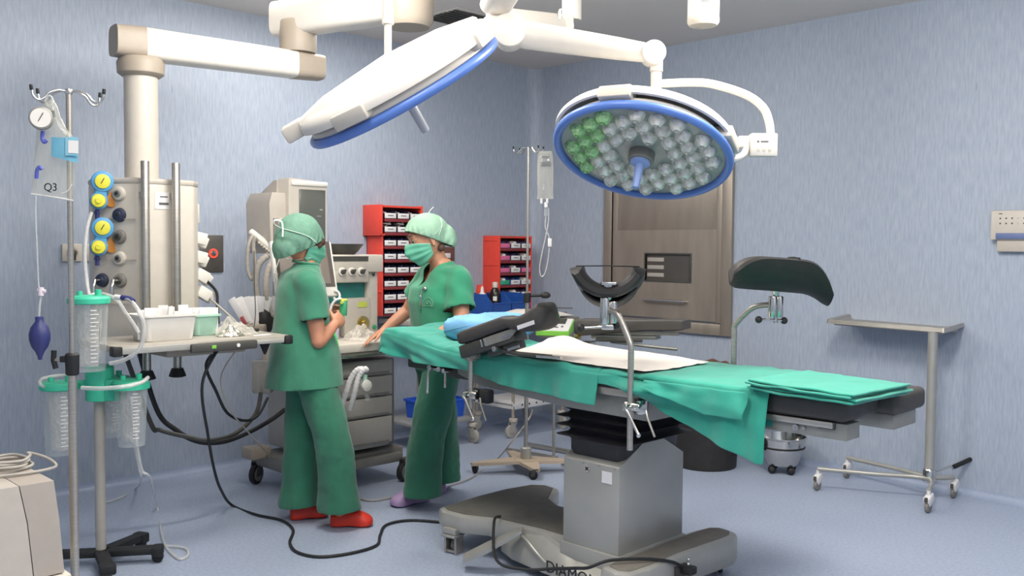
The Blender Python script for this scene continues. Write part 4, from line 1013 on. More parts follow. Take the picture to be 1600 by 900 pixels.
def canister(loc, r, hh, label, tubes=True):
    c = thing('suction_canister', label, 'suction canister', loc, 0, 'clear suction canisters on the stand')
    body = MB().lathe([(.001,0),(r*.78,0),(r*.80,.006),(r*.82,.02),(r*.97,hh-.02),(r,hh)], n=36)
    obj('body', body, 'canister', c, ang=60)
    obj('liner', MB().grid(lambda a,b: V((r*(.70+.10*nz3(a*9,b*5,hh))*math.cos(2*PI*a)*(.6+.4*b), r*(.70+.10*nz3(a*9,b*5,hh))*math.sin(2*PI*a)*(.6+.4*b), .02+(hh-.03)*b)), 30, 16), 'crinkle', c, ang=30)
    obj('lid', MB().lathe([(r*1.03,hh-.018),(r*1.09,hh-.014),(r*1.09,hh+.006),(r*.98,hh+.016),(r*.55,hh+.020),(.001,hh+.022)], n=36).cyl((r*.5,0,hh+.015),(r*.5,0,hh+.045),.014,n=14).cyl((-r*.4,-r*.2,hh+.015),(-r*.4,-r*.2,hh+.038),.012,n=14), 'mint', c, label='mint green lid')
    for k in range(14): obj('scale_mark', curved(MB(), r*(.84+.13*k/14)+.001, R(-62), R(-44) if k%2 else R(-36), hh*.14+k*hh*.055, hh*.14+k*hh*.055+.004, n=3), 'label', c)
    return c
canister(SXY+V((.035,-.17,.935)), .082, .315, 'clear suction canister with mint lid, topmost on the stand')
canister(SXY+V((-.155,-.056,.535)), .078, .315, 'clear suction canister with mint lid, hanging behind the IV pole')
canister(SXY+V((.165,-.043,.575)), .074, .285, 'clear suction canister with mint lid, hanging beside the cables')
canister(SXY+V((-.014,.164,.575)), .074, .27, 'clear suction canister with mint lid, at the back of the stand')
ring_pts = [P(72,607,4.2),P(63,600,4.15),P(66,592,4.25),P(90,587,4.35),P(118,586,4.4)]
cable('suction_tube', spline(ring_pts,3), .008, 'tubing', 'milky tube curling round the left suction canister', 'tube')
cable('suction_tube', [P(128,606,4.05),P(160,607,4.02),P(200,603,4.05),P(222,597,4.15),P(231,590,4.24)], .009, 'tubing', 'milky tube crossing the front of the canister holder', 'tube')
lp_ = [P(191,466,4.10),P(204,470,4.08),P(219,490,4.05),P(225,515,4.05),P(218,545,4.05),P(195,562,4.06),P(172,568,4.08)]
sl_ = thing('suction_tube', 'milky looped suction tube with a navy connector above the top canister', 'tube', lp_[0], 0)
obj('tube', MB().tube(spline(lp_,8), .009, 10), 'tubing', sl_, True)
obj('connector', MB().tube([P(190,465,4.10),P(203,467,4.09),P(208,471,4.08)], .012, 12), 'navy', sl_, True)
obj('end_piece', MB().cyl(P(180,464,4.11),P(191,466,4.10),.012,n=12), 'label', sl_, True)
cable('suction_tube', [P(150,470,4.16),P(140,464,4.2),P(150,459,4.25),P(168,461,4.22),P(184,470,4.2),P(196,488,4.2),P(208,505,4.2),P(217,520,4.2)], .008, 'tubing', 'milky tube coiled over the lid of the top canister', 'tube')
cable('suction_tube', [P(143,332,4.55),P(136,360,4.5),P(133,400,4.45),P(136,440,4.4),P(140,462,4.3)], .008, 'tubing', 'milky tube hanging from the upper regulator', 'tube')
cable('drain_tube', [P(210,660,4.25),P(215,700,4.25),P(222,735,4.3),P(235,748,4.4),G(245,790,.02),G(253,835,.008),G(262,858,.008),G(280,873,.008),G(293,868,.008),G(290,857,.008),G(265,853,.008),G(220,853,.008),G(185,857,.008)], .0065, 'tubing', 'clear drain tube trailing on the floor by the suction stand', 'tube')
cable('drain_tube', [P(205,620,4.2),P(208,680,4.25),P(216,725,4.35),P(221,748,4.5),G(214,762,.02),G(190,777,.008),G(165,785,.008)], .006, 'tubing', 'thin clear tube running to the floor behind the suction stand', 'tube')

# ================================================================== BEIGE MACHINE (front left corner)
K = P(84,751,3.0); KM = Matrix.Translation((K.x,K.y,0)) @ rotz(A_L); kz = K.z
bm1 = thing('beige_equipment_cart', 'beige enamelled equipment housing on a cart, cut off by the left edge', 'equipment', (K.x,K.y,0), A_L)
def tap(x0,x1,y0,y1,z0,z1,e,bev=0):
    return MB().loft([[V((x0,y0-e*0,z0)),V((x1+e,y0-e,z0)),V((x1+e,y1,z0)),V((x0,y1,z0))],[V((x0,y0,z1)),V((x1,y0,z1)),V((x1,y1,z1)),V((x0,y1,z1))]])
obj('front_housing', MB().loft([[V((-.85,-.02,kz-.30)),V((-.072,-.02,kz-.30)),V((-.072,.5,kz-.30)),V((-.85,.5,kz-.30))],[V((-.85,-.008,kz-.12)),V((-.085,-.008,kz-.12)),V((-.085,.5,kz-.12)),V((-.85,.5,kz-.12))],[V((-.85,0,kz)),V((-.105,0,kz)),V((-.105,.5,kz)),V((-.85,.5,kz))]]), 'beige', bm1, ang=20)
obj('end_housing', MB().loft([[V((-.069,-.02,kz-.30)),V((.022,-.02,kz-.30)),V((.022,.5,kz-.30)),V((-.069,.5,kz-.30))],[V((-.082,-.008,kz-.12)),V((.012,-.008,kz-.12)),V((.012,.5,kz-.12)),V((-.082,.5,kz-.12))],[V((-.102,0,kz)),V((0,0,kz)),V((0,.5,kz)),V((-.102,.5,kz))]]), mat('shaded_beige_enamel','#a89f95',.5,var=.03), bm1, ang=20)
obj('cart_tray', MB().box((-.42,.24,kz-.335),(.92,.56,.06),bev=.008), mat('pale_beige_tray','#c9c1b6',.5,var=.03), bm1)
for x in (-.8,-.02):
    for y in (.02,.48): obj('leg', MB().box((x,y,(kz-.36)/2),(.04,.04,kz-.36),bev=.005), 'mgrey', bm1)
coil = []
cc_ = KM.inverted() @ G(2,735,kz)
for i in range(90):
    a = 2*PI*i/22; rr = .085+.006*math.sin(a*1.3)
    coil.append(KM @ V((cc_.x+rr*math.cos(a)+.006*math.sin(i), cc_.y+.8*rr*math.sin(a), kz+.006+.0085*(i/22)+.004*math.sin(a*2))))
coil += [KM @ V((cc_.x+.13,cc_.y-.03,kz+.03)), KM @ V((cc_.x+.14,cc_.y-.1,kz+.008)), KM @ V((cc_.x+.03,cc_.y-.13,kz+.008)), KM @ V((cc_.x-.1,cc_.y-.10,kz+.008))]
cable('coiled_cable', spline(coil,2), .005, 'greybeige', 'coiled beige cable lying on top of the beige equipment housing', 'cable')

# ================================================================== CABLES UNDER THE PENDANT
fl_ = [PW(.12,-.60,1.0), P(316,600,4.5), P(325,680,4.6), P(335,735,4.75), P(345,765,4.95), G(362,789,.012), G(400,804,.008), G(440,813,.008), G(458,828,.008), G(453,848,.008), G(465,863,.008), G(500,870,.008), G(550,864,.008), G(588,852,.008), G(594,836,.008), G(604,820,.008), G(640,813,.008), G(690,816,.008), G(740,820,.008), G(775,822,.01)]
cable('floor_cable', fl_, .0075, 'rubber', 'long black cable hanging from the pendant and snaking across the floor to the table', 'cable')
cable('hanging_cable', [PW(.14,-.58,1.0),P(322,570,4.7),P(338,612,4.8),P(355,645,5.0),P(380,657,5.1),P(402,650,5.3),P(418,622,5.5)], .008, 'rubber', 'black cable hanging in a loop below the pendant shelf', 'cable')
cable('hanging_cable', [PW(.26,-.55,1.0),P(345,590,4.8),P(360,640,4.9),P(385,672,5.1),P(410,700,5.3),P(425,720,5.5)], .004, 'greybeige', 'thin grey cable slanting down from the pendant shelf', 'cable')
cable('gas_hose', [PW(-.08,-.1,1.0),P(245,640,5.0),P(275,672,5.05),P(310,690,5.1),P(350,690,5.2),P(390,675,5.4),P(425,655,5.55),P(445,640,5.62)], .0135, 'rubber', 'thick black gas hose sagging below the pendant, upper of two', 'hose')
cable('gas_hose', [PW(-.12,.0,1.0),P(235,660,5.0),P(250,672,5.0),P(290,682,5.06),P(330,688,5.14),P(370,676,5.35),P(400,645,5.55),P(408,610,5.65)], .0125, 'dgrey', 'thick dark grey gas hose sagging below the pendant, lower of two', 'hose')
# ================================================================== ANAESTHESIA MACHINE
MC = V((-1.13, 5.89, 0)); MM = Matrix.Translation(MC) @ rotz(A_L)
def MW(x, y, z): return MM @ V((x, y, z))
am = thing('anaesthesia_machine', 'grey anaesthesia machine with drawers, worktop and tilted touch screen, behind the two nurses', 'anaesthesia machine', MC, A_L)
obj('base', MB().box((0,.02,.165),(.78,.50,.09),bev=.015).box((.02,-.25,.155),(.66,.06,.06),bev=.012), 'mgrey', am)
for x, y, a in ((-.36,.29,.5),(.36,-.29,.3),(-.36,-.29,.2),(.36,.29,.4)):
    w_, f_ = MB(), MB(); caster(w_, f_, (x,y,0), a, .062, .035, .0)
    b_ = obj('castor', f_, 'dgrey', am)
    obj('wheel', w_, 'rubber', b_)
    d = V((math.cos(a), math.sin(a), 0)); k = V((x,y,.062))-d*.02; n_ = V((-d.y,d.x,0))
    obj('hub_cap', MB().cyl(k-n_*.022,k+n_*.022,.045,n=24), 'mgrey', b_)
obj('cabinet', MB().box((-.03,0,.515),(.55,.54,.55),bev=.015), 'greybeige', am)
obj('side_panel', MB().box((.30,.05,.50),(.11,.46,.56),bev=.012), 'mgrey', am)
for z0, z1 in ((.70,.795),(.57,.69),(.444,.56),(.27,.434)):
    dr = obj('drawer', MB().box((-.03,-.285,(z0+z1)/2),(.55,.03,z1-z0),bev=.006), 'greybeige', am)
    obj('finger_grip', MB().box((-.03,-.297,z0+.012),(.50,.014,.012),bev=.003), 'mgrey', dr)
wt = obj('worktop', MB().box((.0,-.18,.895),(.72,.52,.055),bev=.014), 'cream', am)
obj('worktop_trim', MB().box((.0,-.20,.855),(.66,.44,.03),bev=.008), 'mgrey', wt)
obj('round_mark', MB().lathe([(.012,0),(.017,0),(.017,.004),(.012,.004),(.012,0)], (.10,-.4395,.895), 24, Matrix.Rotation(PI/2,4,'X')), 'mgrey', wt)
obj('pull_rail', MB().tube([(-.30,-.43,.845),(.30,-.43,.845)], .008, 10), 'chrome', wt)
# upper block
up = MB().box((.0,.10,1.14),(.56,.30,.55),bev=.012)
ub = obj('upper_cabinet', up, 'greybeige', am)
obj('front_column', MB().box((.245,-.06,1.10),(.085,.06,.50),bev=.010), 'cream', ub)
obj('flow_slot', MB().box((.25,-.0925,1.345),(.018,.006,.085),bev=.003), 'dgrey', ub)
obj('slot_reading', MB().box((.245,-.0965,1.335),(.006,.003,.03)), 'label', ub)
hood = obj('hood', MB().box((.0,-.02,1.385),(.60,.22,.11),bev=.008).box((-.02,-.06,1.31),(.42,.14,.09),bev=.014), 'cream', am)
obj('hood_slot', MB().box((-.03,-.1315,1.415),(.42,.006,.03)), 'dgrey', hood)
for k in range(3):
    c_ = V((-.02+k*.072,-.131,1.335))
    kb = obj('dial', MB().cyl(c_,c_+V((0,-.012,0)),.026,n=24,bev=.003), 'face', hood)
    obj('dial_knob', MB().cyl(c_+V((0,-.012,0)),c_+V((0,-.03,0)),.015,n=16,bev=.003).box(tuple(c_+V((.012,-.022,.008))),(.014,.012,.014)), 'dgrey', kb)
obj('teal_bellows_window', MB().box((.04,-.055,1.215),(.32,.02,.15),bev=.004), 'teal', am)
vp_ = obj('vaporiser_panel', MB().box((.12,-.08,1.045),(.20,.05,.245),bev=.012), 'cream', am)
obj('yellow_label', MB().box((.155,-.107,1.125),(.07,.004,.035)), 'yellowgr', vp_)
obj('vaporiser_knob', MB().cyl((.155,-.105,1.01),(.155,-.125,1.01),.042,n=28,bev=.006).cyl((.155,-.125,1.01),(.155,-.15,1.01),.018,n=16,bev=.003), 'brass', vp_)
obj('small_label', MB().box((.165,-.107,.962),(.04,.004,.014)), 'brass', vp_)
obj('black_stud', MB().cyl((.15,-.105,.93),(.15,-.112,.93),.013,n=14), 'ink', vp_)
obj('green_button', MB().cyl((.255,-.09,.975),(.255,-.102,.975),.015,n=18,bev=.003), 'green', ub)
# tilted touch screen on an arm
br_ = P(530, 462, 5.42)
th = R(17)
SM = Matrix.Translation(br_) @ rotz(A_L-R(6)) @ Matrix.Rotation(-th,4,'X') @ Matrix.Translation((-.19,0,.165))
ts = obj('touch_screen', MB(M=SM).box((0,.02,0),(.38,.04,.33),bev=.012), 'whitetub', am, True)
obj('screen_bezel', MB(M=SM).box((0,-.0015,.025),(.345,.006,.27)), mat('brown_bezel','#4f4643',.4), ts, True)
obj('screen_glass', MB(M=SM).box((-.005,-.005,.025),(.30,.004,.235)), 'screen2', ts, True)
obj('screen_window', MB(M=SM).box((.03,-.0075,.02),(.13,.002,.19)), mat('screen_pale_area','#8d847b',.25), ts, True)
obj('handle_ring', MB(M=SM).tube([V((.165+.022*math.cos(a),-.012,-.165+.026*math.sin(a))) for a in [R(-150)+k*R(260)/12 for k in range(13)]], .007, 10), 'label', ts, True)
obj('key', MB(M=SM).cyl((.02,-.001,-.14),(.02,-.006,-.14),.009,n=14).cyl((.06,-.001,-.14),(.06,-.006,-.14),.009,n=14), 'beige', ts, True)
obj('screen_arm', MB().tube([MM.inverted() @ (SM @ V((0,.06,0))), V((-.10,-.05,1.28))], .022, 12), 'mgrey', am)
# patient monitor on top
pm_ = thing('patient_monitor', 'cream patient monitor with dark screen standing high behind the nurse seen from behind', 'monitor', MW(-.20,.02,1.445), A_L)
obj('front_casing', MB().loft([[V((x*w_,y,z)) for x,z in ((-.135,.0),(.135,.0),(.135,.415),(.10,.44),(-.13,.455),(-.135,.44))] for y,w_ in ((-.06,.98),(-.05,1),(.06,1.0))]), 'cream', pm_, ang=30)
obj('top_lip', MB().box((.01,-.055,.425),(.255,.035,.03),bev=.008), 'whitetub', pm_)
obj('rear_casing', MB().loft([[V((x,y,z)) for x,z in ((-.16,.02),(.12,.02),(.12,.43),(-.14,.445))] for y in (.06,.10)]+[[V((x,.30,z)) for x,z in ((-.12,.05),(.10,.05),(.10,.36),(-.11,.38))]]), 'beige', pm_, ang=30)
obj('screen', MB().box((.03,-.061,.19),(.185,.008,.40),bev=.003), 'screen', pm_)
tr_ = obj('screen_trace', MB().box((.075,-.0655,.23),(.03,.001,.003)).box((.09,-.0655,.27),(.02,.001,.006)), 'greybeige', pm_)
md = obj('module_rack', MB().loft([[V((-.135-.10*a,-.03+.28*b,.0)) for a,b in ((0,0),(0,1),(1,1),(1,0))],[V((-.135-.11*a,-.03+.28*b,.30)) for a,b in ((0,0),(0,1),(1,1),(1,0))],[V((-.135-.085*a,-.02+.26*b,.365)) for a,b in ((0,0),(0,1),(1,1),(1,0))]]), 'beige', pm_, ang=25)
obj('module_slot', MB().box((-.205,-.032,.14),(.03,.01,.14)), 'mgrey', md)
obj('module_ports', MB().box((-.165,-.034,.165),(.035,.006,.10),bev=.003), 'cream', md)
for k in range(2): obj('port', MB().box((-.165,-.038,.15+k*.036),(.022,.004,.012),bev=.002), 'dgrey', md)
obj('pedestal', MB().box((0,.05,-.0),(.20,.16,.012)), 'mgrey', pm_)
# black bowl on the hood
bw = MB().lathe([(.0001,.0),(.075,.0),(.10,.02),(.135,.062),(.14,.066),(.13,.066),(.095,.026),(.07,.008),(.0001,.008)], (0,0,0), 36, None, 1.0, .7)
solo('black_bowl', bw, 'dgrey', 'black oval bowl resting on top of the anaesthesia machine', 'bowl', MW(.065,-.03,1.441), A_L, world=False)
# breathing hoses, cables and bag at its left side
hr = P(392,362,5.65); he = P(432,394,5.6)
cr_ = thing('hose_rail', 'white ribbed hose rail slanting behind the head of the nurse seen from behind', 'rail', hr)
ddr = (he-hr)
obj('rail', MB().tube([hr, he], .021, 12), 'whitetub', cr_, True)
for k in range(10): obj('clip', MB().cyl(hr+ddr*(k+.5)/10+V((0,-.01,-.018)), hr+ddr*(k+.5)/10+V((0,-.02,-.032)), .010, n=10), 'cream', cr_, True)
def hose(pts, r, m, label, name='breathing_hose', group=None):
    pts = spline(pts, 10); n = len(pts)
    rr = [r*(1+.10*math.sin(i*2.2)) for i in range(n)]
    return solo(name, MB().tube(pts, rr, 10), m, label, 'hose', tuple(pts[0]), 0, group)
hose([P(395,368,5.62),P(388,385,5.6),P(387,420,5.6),P(394,436,5.6),P(398,415,5.6),P(396,380,5.6),P(402,372,5.6)], .012, 'greybeige', 'grey cable coil hanging at the left end of the hose rail', 'cable_coil')
hose([P(420,398,5.6),P(405,412,5.58),P(400,440,5.58),P(405,472,5.6),P(418,490,5.62)], .020, 'greybeige', 'grey corrugated breathing hose bowed outwards behind the nurse seen from behind, left strand')
hose([P(428,405,5.6),P(418,425,5.58),P(416,450,5.58),P(420,475,5.6),P(428,495,5.6)], .020, 'beige', 'beige corrugated breathing hose behind the nurse seen from behind, right strand')
bb = MB().ell((0,0,0),(.062,.05,.085)).cyl((0,0,.07),(.01,0,.12),.02,n=12)
solo('breathing_bag', bb, 'black', 'black breathing bag at the left flank of the anaesthesia machine', 'bag', P(412,502,5.6), 0, world=False)
jar = thing('absorber_canister', 'smoky translucent canister low on the left flank of the anaesthesia machine', 'canister', P(411,588,5.68))
obj('jar', MB().box((0,0,0),(.115,.10,.20),bev=.012), clear('smoky_canister','#a8a49c',.45,.2), jar)
obj('core', MB().box((.0,0,-.005),(.03,.03,.15)), 'taupe', jar)
obj('post', MB().box((.02,.03,.18),(.06,.05,.17),bev=.006), 'beige', jar)
obj('brake_box', MB().box((-.42,.20,.22),(.14,.12,.07),bev=.008), 'taupe', am)
# paper bundle
pbk = thing('paper_rack', 'fan of white paper packets held in a rack left of the anaesthesia machine', 'paper rack', P(396,505,5.55))
obj('rack', MB().box((0,0,-.03),(.15,.10,.05),bev=.008), 'taupe', pbk)
for k in range(7):
    a = -.55+.16*k
    obj('packet', MB().box((-.05+.02*k+a*.05,-.03+.012*k,.075),(.045,.006,.17),M=Matrix.Rotation(a,4,'Y'),bev=.002), 'paper' if k%2 else 'label', pbk)
obj('red_clip', MB().box((-.045,-.05,.02),(.022,.012,.05),M=Matrix.Rotation(-.5,4,'Y'),bev=.003), mat('dull_red_clip','#a8484a',.5), pbk)
obj('loose_strip', MB().box((-.13,-.05,-.01),(.10,.004,.018),M=Matrix.Rotation(.3,4,'Y')), 'paper', pbk)
# hoses and mask on the drawers
for k,(dx,lab) in enumerate(((0,'white corrugated hose hanging in front of the machine drawers, left strand'),(9,'white corrugated hose hanging in front of the machine drawers, right strand'))):
    hose([P(572,578,5.42),P(560+dx,577,5.40),P(549+dx*1.2,590,5.40),P(541+dx*1.5,612,5.40),P(533+dx*1.6,640,5.42)], .016, 'label', lab)
mk = thing('anaesthesia_mask', 'small clear green face mask hanging on the machine drawers', 'mask', P(570,602,5.42))
obj('cup', MB(M=rotz(A_L) @ Matrix.Rotation(PI/2,4,'X')).lathe([(.028,-.03),(.030,-.01),(.036,.01),(.030,.02)], (0,0,0), 24), 'canister', mk)
obj('cuff', MB(M=rotz(A_L) @ Matrix.Rotation(PI/2,4,'X')).lathe([(.012,.024),(.032,.02),(.034,.012),(.026,.010),(.012,.024)], (0,0,.005), 24), 'face', mk)
obj('port', MB().cyl((0,.0,.02),(0,.01,.06),.014,n=14), 'minttub', mk)
obj('valve', MB().cyl((.01,-.01,-.05),(.02,-.01,-.085),.012,n=12), 'canister', mk)
cable('green_tube', [P(520,515,5.3),P(524,530,5.25),P(528,550,5.22),P(526,572,5.22),P(520,600,5.25)], .011, 'limehose', 'bright green tube hanging between the nurse and the worktop', 'tube')
heap(MW(.03,-.27,.924), .12, .085, .11, 'crinkle', 'crumpled_wrapper', 'heap of clear plastic wrapping on the machine worktop', 'wrapper', 8.8, A_L)
bt = thing('small_bottle', 'small pale bottle standing on the machine worktop', 'bottle', MW(-.06,-.12,.923))
obj('glass', MB().lathe([(.001,0),(.022,0),(.024,.004),(.024,.06),(.012,.075)], n=20), mat('pale_lilac_plastic','#c3c1da',.4), bt)
obj('cap', MB().lathe([(.014,.074),(.014,.095),(.001,.096)], n=16), 'label', bt)

# ================================================================== RED BIN RACKS ON THE LEFT WALL
def rack(s0, s1, z0, rows, dz, depth, label, step=None):
    w_ = s0 - s1
    t_ = thing('bin_rack', label, 'bin rack', onL((s0+s1)/2, z0), A_L, 'red racks of bins on the left wall')
    hh = rows*dz+.02
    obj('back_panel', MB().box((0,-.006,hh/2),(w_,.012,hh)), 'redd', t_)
    for sx in (-1,1):
        if step and sx == -1:
            nlo, out = step
            zl = nlo*dz
            obj('side_panel', MB().box((sx*w_/2,-depth/2,zl/2),(.014,depth*.86,zl),bev=.003), 'red', t_)
            obj('side_panel', MB().box((sx*w_/2-.03,-depth/2-.01,(zl+hh)/2),(.016,depth*1.06,hh-zl),bev=.003), 'red', t_)
            obj('step_ledge', MB().box((sx*w_/2-.012,-depth/2,zl),(.05,depth,.012)), 'red', t_)
        else:
            obj('side_panel', MB().box((sx*w_/2,-depth/2,hh/2),(.014,depth,hh),bev=.003), 'red', t_)
        for k in range(1, rows//2+1):
            if sx == -1: obj('side_lip', MB().box((-w_/2-.009,-depth/2,k*2*dz-.02),(.006,depth*.84,.012),bev=.002), 'red', t_)
    for k in range(rows+1):
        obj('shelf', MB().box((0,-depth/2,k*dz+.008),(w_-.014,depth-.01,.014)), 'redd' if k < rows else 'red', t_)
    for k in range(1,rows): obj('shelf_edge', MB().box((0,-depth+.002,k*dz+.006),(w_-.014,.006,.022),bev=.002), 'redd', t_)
    return t_
def hopper(w, d, h):
    """open-fronted picking bin, front = -y"""
    t = .004; m = MB()
    m.box((0,-d/2,t/2),(w,d,t)); m.box((0,-t/2,h/2),(w,t,h))
    for sx in (-1,1):
        m.prism([(0,0),(-d,0),(-d,h*.55),(-d*.72,h),(0,h)], -t/2, t/2, M=Matrix.Translation((sx*(w/2-t/2),0,0)) @ Matrix(((0,0,1,0),(1,0,0,0),(0,1,0,0),(0,0,0,1))))
    m.box((0,-d+t/2,h*.29),(w,t,h*.58)); return m
proto = {}
words = ['first','second','third','fourth','fifth','sixth','seventh','eighth']
cols = ['left','middle','right']
def bin_at(s, z, w, d, h, off, m, label, group, content=None, lab='label'):
    key = (round(w,3), round(h,3), m, content, lab)
    loc = onL(s, z, off)
    if key in proto: return dup(proto[key], loc, A_L, label, group)
    b = thing('storage_bin', label, 'storage bin', loc, A_L, group); proto[key] = b
    hp_ = obj('hopper', hopper(w,d,h), m, b)
    if lab: obj('label_card', MB().box((0,-d-.004,h*.36),(w*.92,.005,h*.56),bev=.001), lab, b)
    if lab == 'label': obj('label_print', MB().box((0,-d-.0072,h*.38),(w*.45,.001,.006)), 'greyink', b)
    if content:
        cm, n, hh = content
        mm = MB()
        rnd = random.Random(n+len(cm))
        for i in range(n): obj('content', MB().box((rnd.uniform(-.3,.3)*w,-d*.35-rnd.uniform(0,.5)*d,h*.55+rnd.uniform(0,hh)),(w*.5,d*.4,.01),rnd.uniform(-.6,.6),M=Matrix.Rotation(rnd.uniform(-.7,.7),4,'Y') @ rotz(rnd.uniform(-.5,.5))), cm, b)
    else:
        obj('divider', MB().box((w*.30,-d*.45,h*.72),(.004,d*.5,h*.35),M=Matrix.Rotation(.25,4,'Y')), mat('pale_indigo_card','#6f74a8',.5), b)
    return b
z0 = .975; dz = .1005
rack(1.80, 1.44, z0, 8, dz, .215, 'tall red bin rack on the wall, half hidden by the nurse facing the camera', (6,.03))
for r_i in range(8):
    for c_i in range(3):
        row = 7-r_i
        s = 1.80-.06-.12*c_i; z = z0+.016+row*dz
        if c_i == 2 and r_i > 4: continue
        cont = None
        if r_i == 1: cont = ('greybeige', 3, .04)
        if r_i == 0: cont = ('label', 2, .02)
        bin_at(s, z, .112, .175, .068, .035, 'darkbin', 'dark bin in tall red rack, %s row from top, %s column' % (words[r_i], cols[c_i]), 'bins in the tall red rack', cont)
z1 = .955; dz1 = .102
rack(.605, .235, z1, 6, dz1, .20, 'lower red bin rack on the wall near the room corner')
grid2 = [[('pink','v'),('w','v'),('w','v')],[('pink','v'),('w','v'),('w','v')],[('pink','v'),('w','v'),('pink','v')],[('green','b'),('w','b'),('w','b')],[('w','v'),('w','v'),('w','v')],[('w','v'),('w','b'),('pinkc','v')]]
mat('pink_card','#d06a92',.5); mat('teal_green_card','#2f9c7c',.5); M_['pink'] = MATS['pink_card']; M_['tealcard'] = MATS['teal_green_card']
for r_i in range(6):
    for c_i in range(3):
        row = 5-r_i; s = .605-.062-.123*c_i; z = z1+.016+row*dz1
        lab, bm_ = grid2[r_i][c_i]
        bin_at(s, z, .114, .165, .066, .03, 'violetbin' if bm_ == 'v' else 'bluebin', '%s bin, red rack by corner, %s row from top, %s column' % ({'pink':'pink-labelled violet','w':'white-labelled '+('violet' if bm_=='v' else 'blue'),'green':'green-labelled blue','pinkc':'pink-labelled violet'}[lab], words[r_i], cols[c_i]), 'bins in the red rack by the corner', ('label',3,.03) if (r_i+c_i)%2 else None, {'pink':'pink','pinkc':'pink','w':'label','green':'tealcard'}[lab])

# ================================================================== TROLLEYS AND WHAT STANDS ON THEM
def trolley(s_l, s_r, off, top_z, label, low_z, cm, frame='mgrey', dots=False):
    d_ = .45
    L = s_l - s_r
    t_ = thing('trolley', label, 'trolley', onL((s_l+s_r)/2, 0, off), A_L, 'trolleys below the bin racks')
    # local: x along wall, front = -y; spans y from 0 (back) to -d_
    tp = obj('top', MB().box((0,-d_/2,top_z-.02),(L+.03,d_+.03,.04),bev=.006), cm, t_)
    obj('top_edge', MB().box((0,-d_-.017,top_z-.03),(L,.008,.075),bev=.003), 'mgrey', tp)
    obj('lower_shelf', MB().box((0,-d_/2,low_z-.012),(L,d_,.024),bev=.004), 'colsteel' if not dots else 'label', t_)
    for x in (-1,1):
        for y in (0,1):
            p = obj('post', MB().tube([(x*(L/2-.012),-.015-y*(d_-.03),.13),(x*(L/2-.012),-.015-y*(d_-.03),top_z-.03)], .0125, 12), frame, t_)
            w_, f_ = MB(), MB(); c_ = (x*(L/2-.02),-.02-y*(d_-.04),0); a = .9*x+.4*y+.3
            caster(w_, f_, c_, a, .052, .024, .012)
            k_ = obj('castor', f_, 'silver', p); obj('wheel', w_, 'greybeige', k_)
            obj('buffer', MB().lathe([(.03,.125),(.034,.13),(.034,.15),(.028,.155)], c_, 20), 'beige', k_)
    return t_, d_
tA, _ = trolley(1.74, 1.18, .555+.0, .955, 'grey metal trolley with a blue crate on its lower shelf, behind the masked nurse', .20, 'greybeige')
tA.location = onL(1.46, 0, .10)
tB, _ = trolley(.86, .27, .60, .96, 'grey trolley with a dotted white lower tray under the red rack by the corner', .27, 'greybeige', 'taupe', True)
tB.location = onL(.565, 0, .18)
for k in range(4): obj('tray_hole', MB().cyl((-.20+.08*k,-.452,.255),(-.20+.08*k,-.455,.255),.008,n=12), 'ink', tB)
obj('tray_front', MB().box((0,-.45,.255),(.56,.006,.06),bev=.002).box((-.292,-.225,.255),(.006,.44,.06),bev=.002), 'label', tB)
cr8 = thing('blue_crate', 'bright blue plastic crate on the lower shelf of the left trolley', 'crate', onL(1.40,.20,.33), A_L)
obj('shell', MB().loft([rrect(-.18,.18,-.13,.13,.02,0),rrect(-.19,.19,-.14,.14,.02,.12),rrect(-.20,.20,-.15,.15,.02,.125),rrect(-.20,.20,-.15,.15,.02,.14),rrect(-.185,.185,-.135,.135,.02,.14),rrect(-.175,.175,-.125,.125,.02,.01)]), mat('bright_blue_crate','#1f56c8',.4), cr8)
obj('white_label', MB().box((.06,-.1435,.07),(.05,.003,.04)), 'label', cr8)
def bigbin(s, off, label):
    b = thing('blue_bin', label, 'storage bin', onL(s,.962,off), A_L, 'blue bins on the trolley')
    obj('hopper', hopper(.20,.30,.165), 'bluebin', b)
    obj('front_lip', MB().box((0,-.303,.095),(.19,.008,.012),bev=.003), 'bluebin', b)
    return b
bigbin(.93, .27, 'large blue open-front bin on the corner trolley, left of the pair')
bigbin(.725, .27, 'large blue open-front bin on the corner trolley, right of the pair')
b1 = thing('dropper_bottle', 'small white bottle with pointed cap in the left blue bin', 'bottle', onL(.985,.97,.40))
obj('body', MB().lathe([(.001,0),(.03,0),(.03,.15),(.012,.17)], n=18), 'label', b1); obj('cap', MB().lathe([(.014,.168),(.010,.20),(.005,.215),(.001,.216)], n=14), 'label', b1)
b2 = thing('orange_red_bottle', 'squat orange-red bottle in the left blue bin', 'bottle', onL(.94,.97,.34))
obj('body', MB().lathe([(.001,0),(.04,0),(.042,.18),(.035,.205)], n=20), mat('orange_red_plastic','#d1492f',.4), b2); obj('cap', MB().lathe([(.036,.204),(.036,.222),(.001,.224)], n=18), 'red', b2)
b3 = thing('antiseptic_bottle', 'dark brown bottle with cream cap in the left blue bin', 'bottle', onL(.865,.97,.42))
obj('body', MB().lathe([(.001,0),(.042,0),(.044,.15),(.036,.18),(.018,.205)], n=22), mat('dark_brown_glass','#241a18',.25), b3); obj('cap', MB().lathe([(.021,.203),(.022,.24),(.018,.246),(.001,.247)], n=16), 'cream', b3)
obj('label_spot', curved(MB(), .0445, R(250), R(290), .10, .135), 'label', b3)

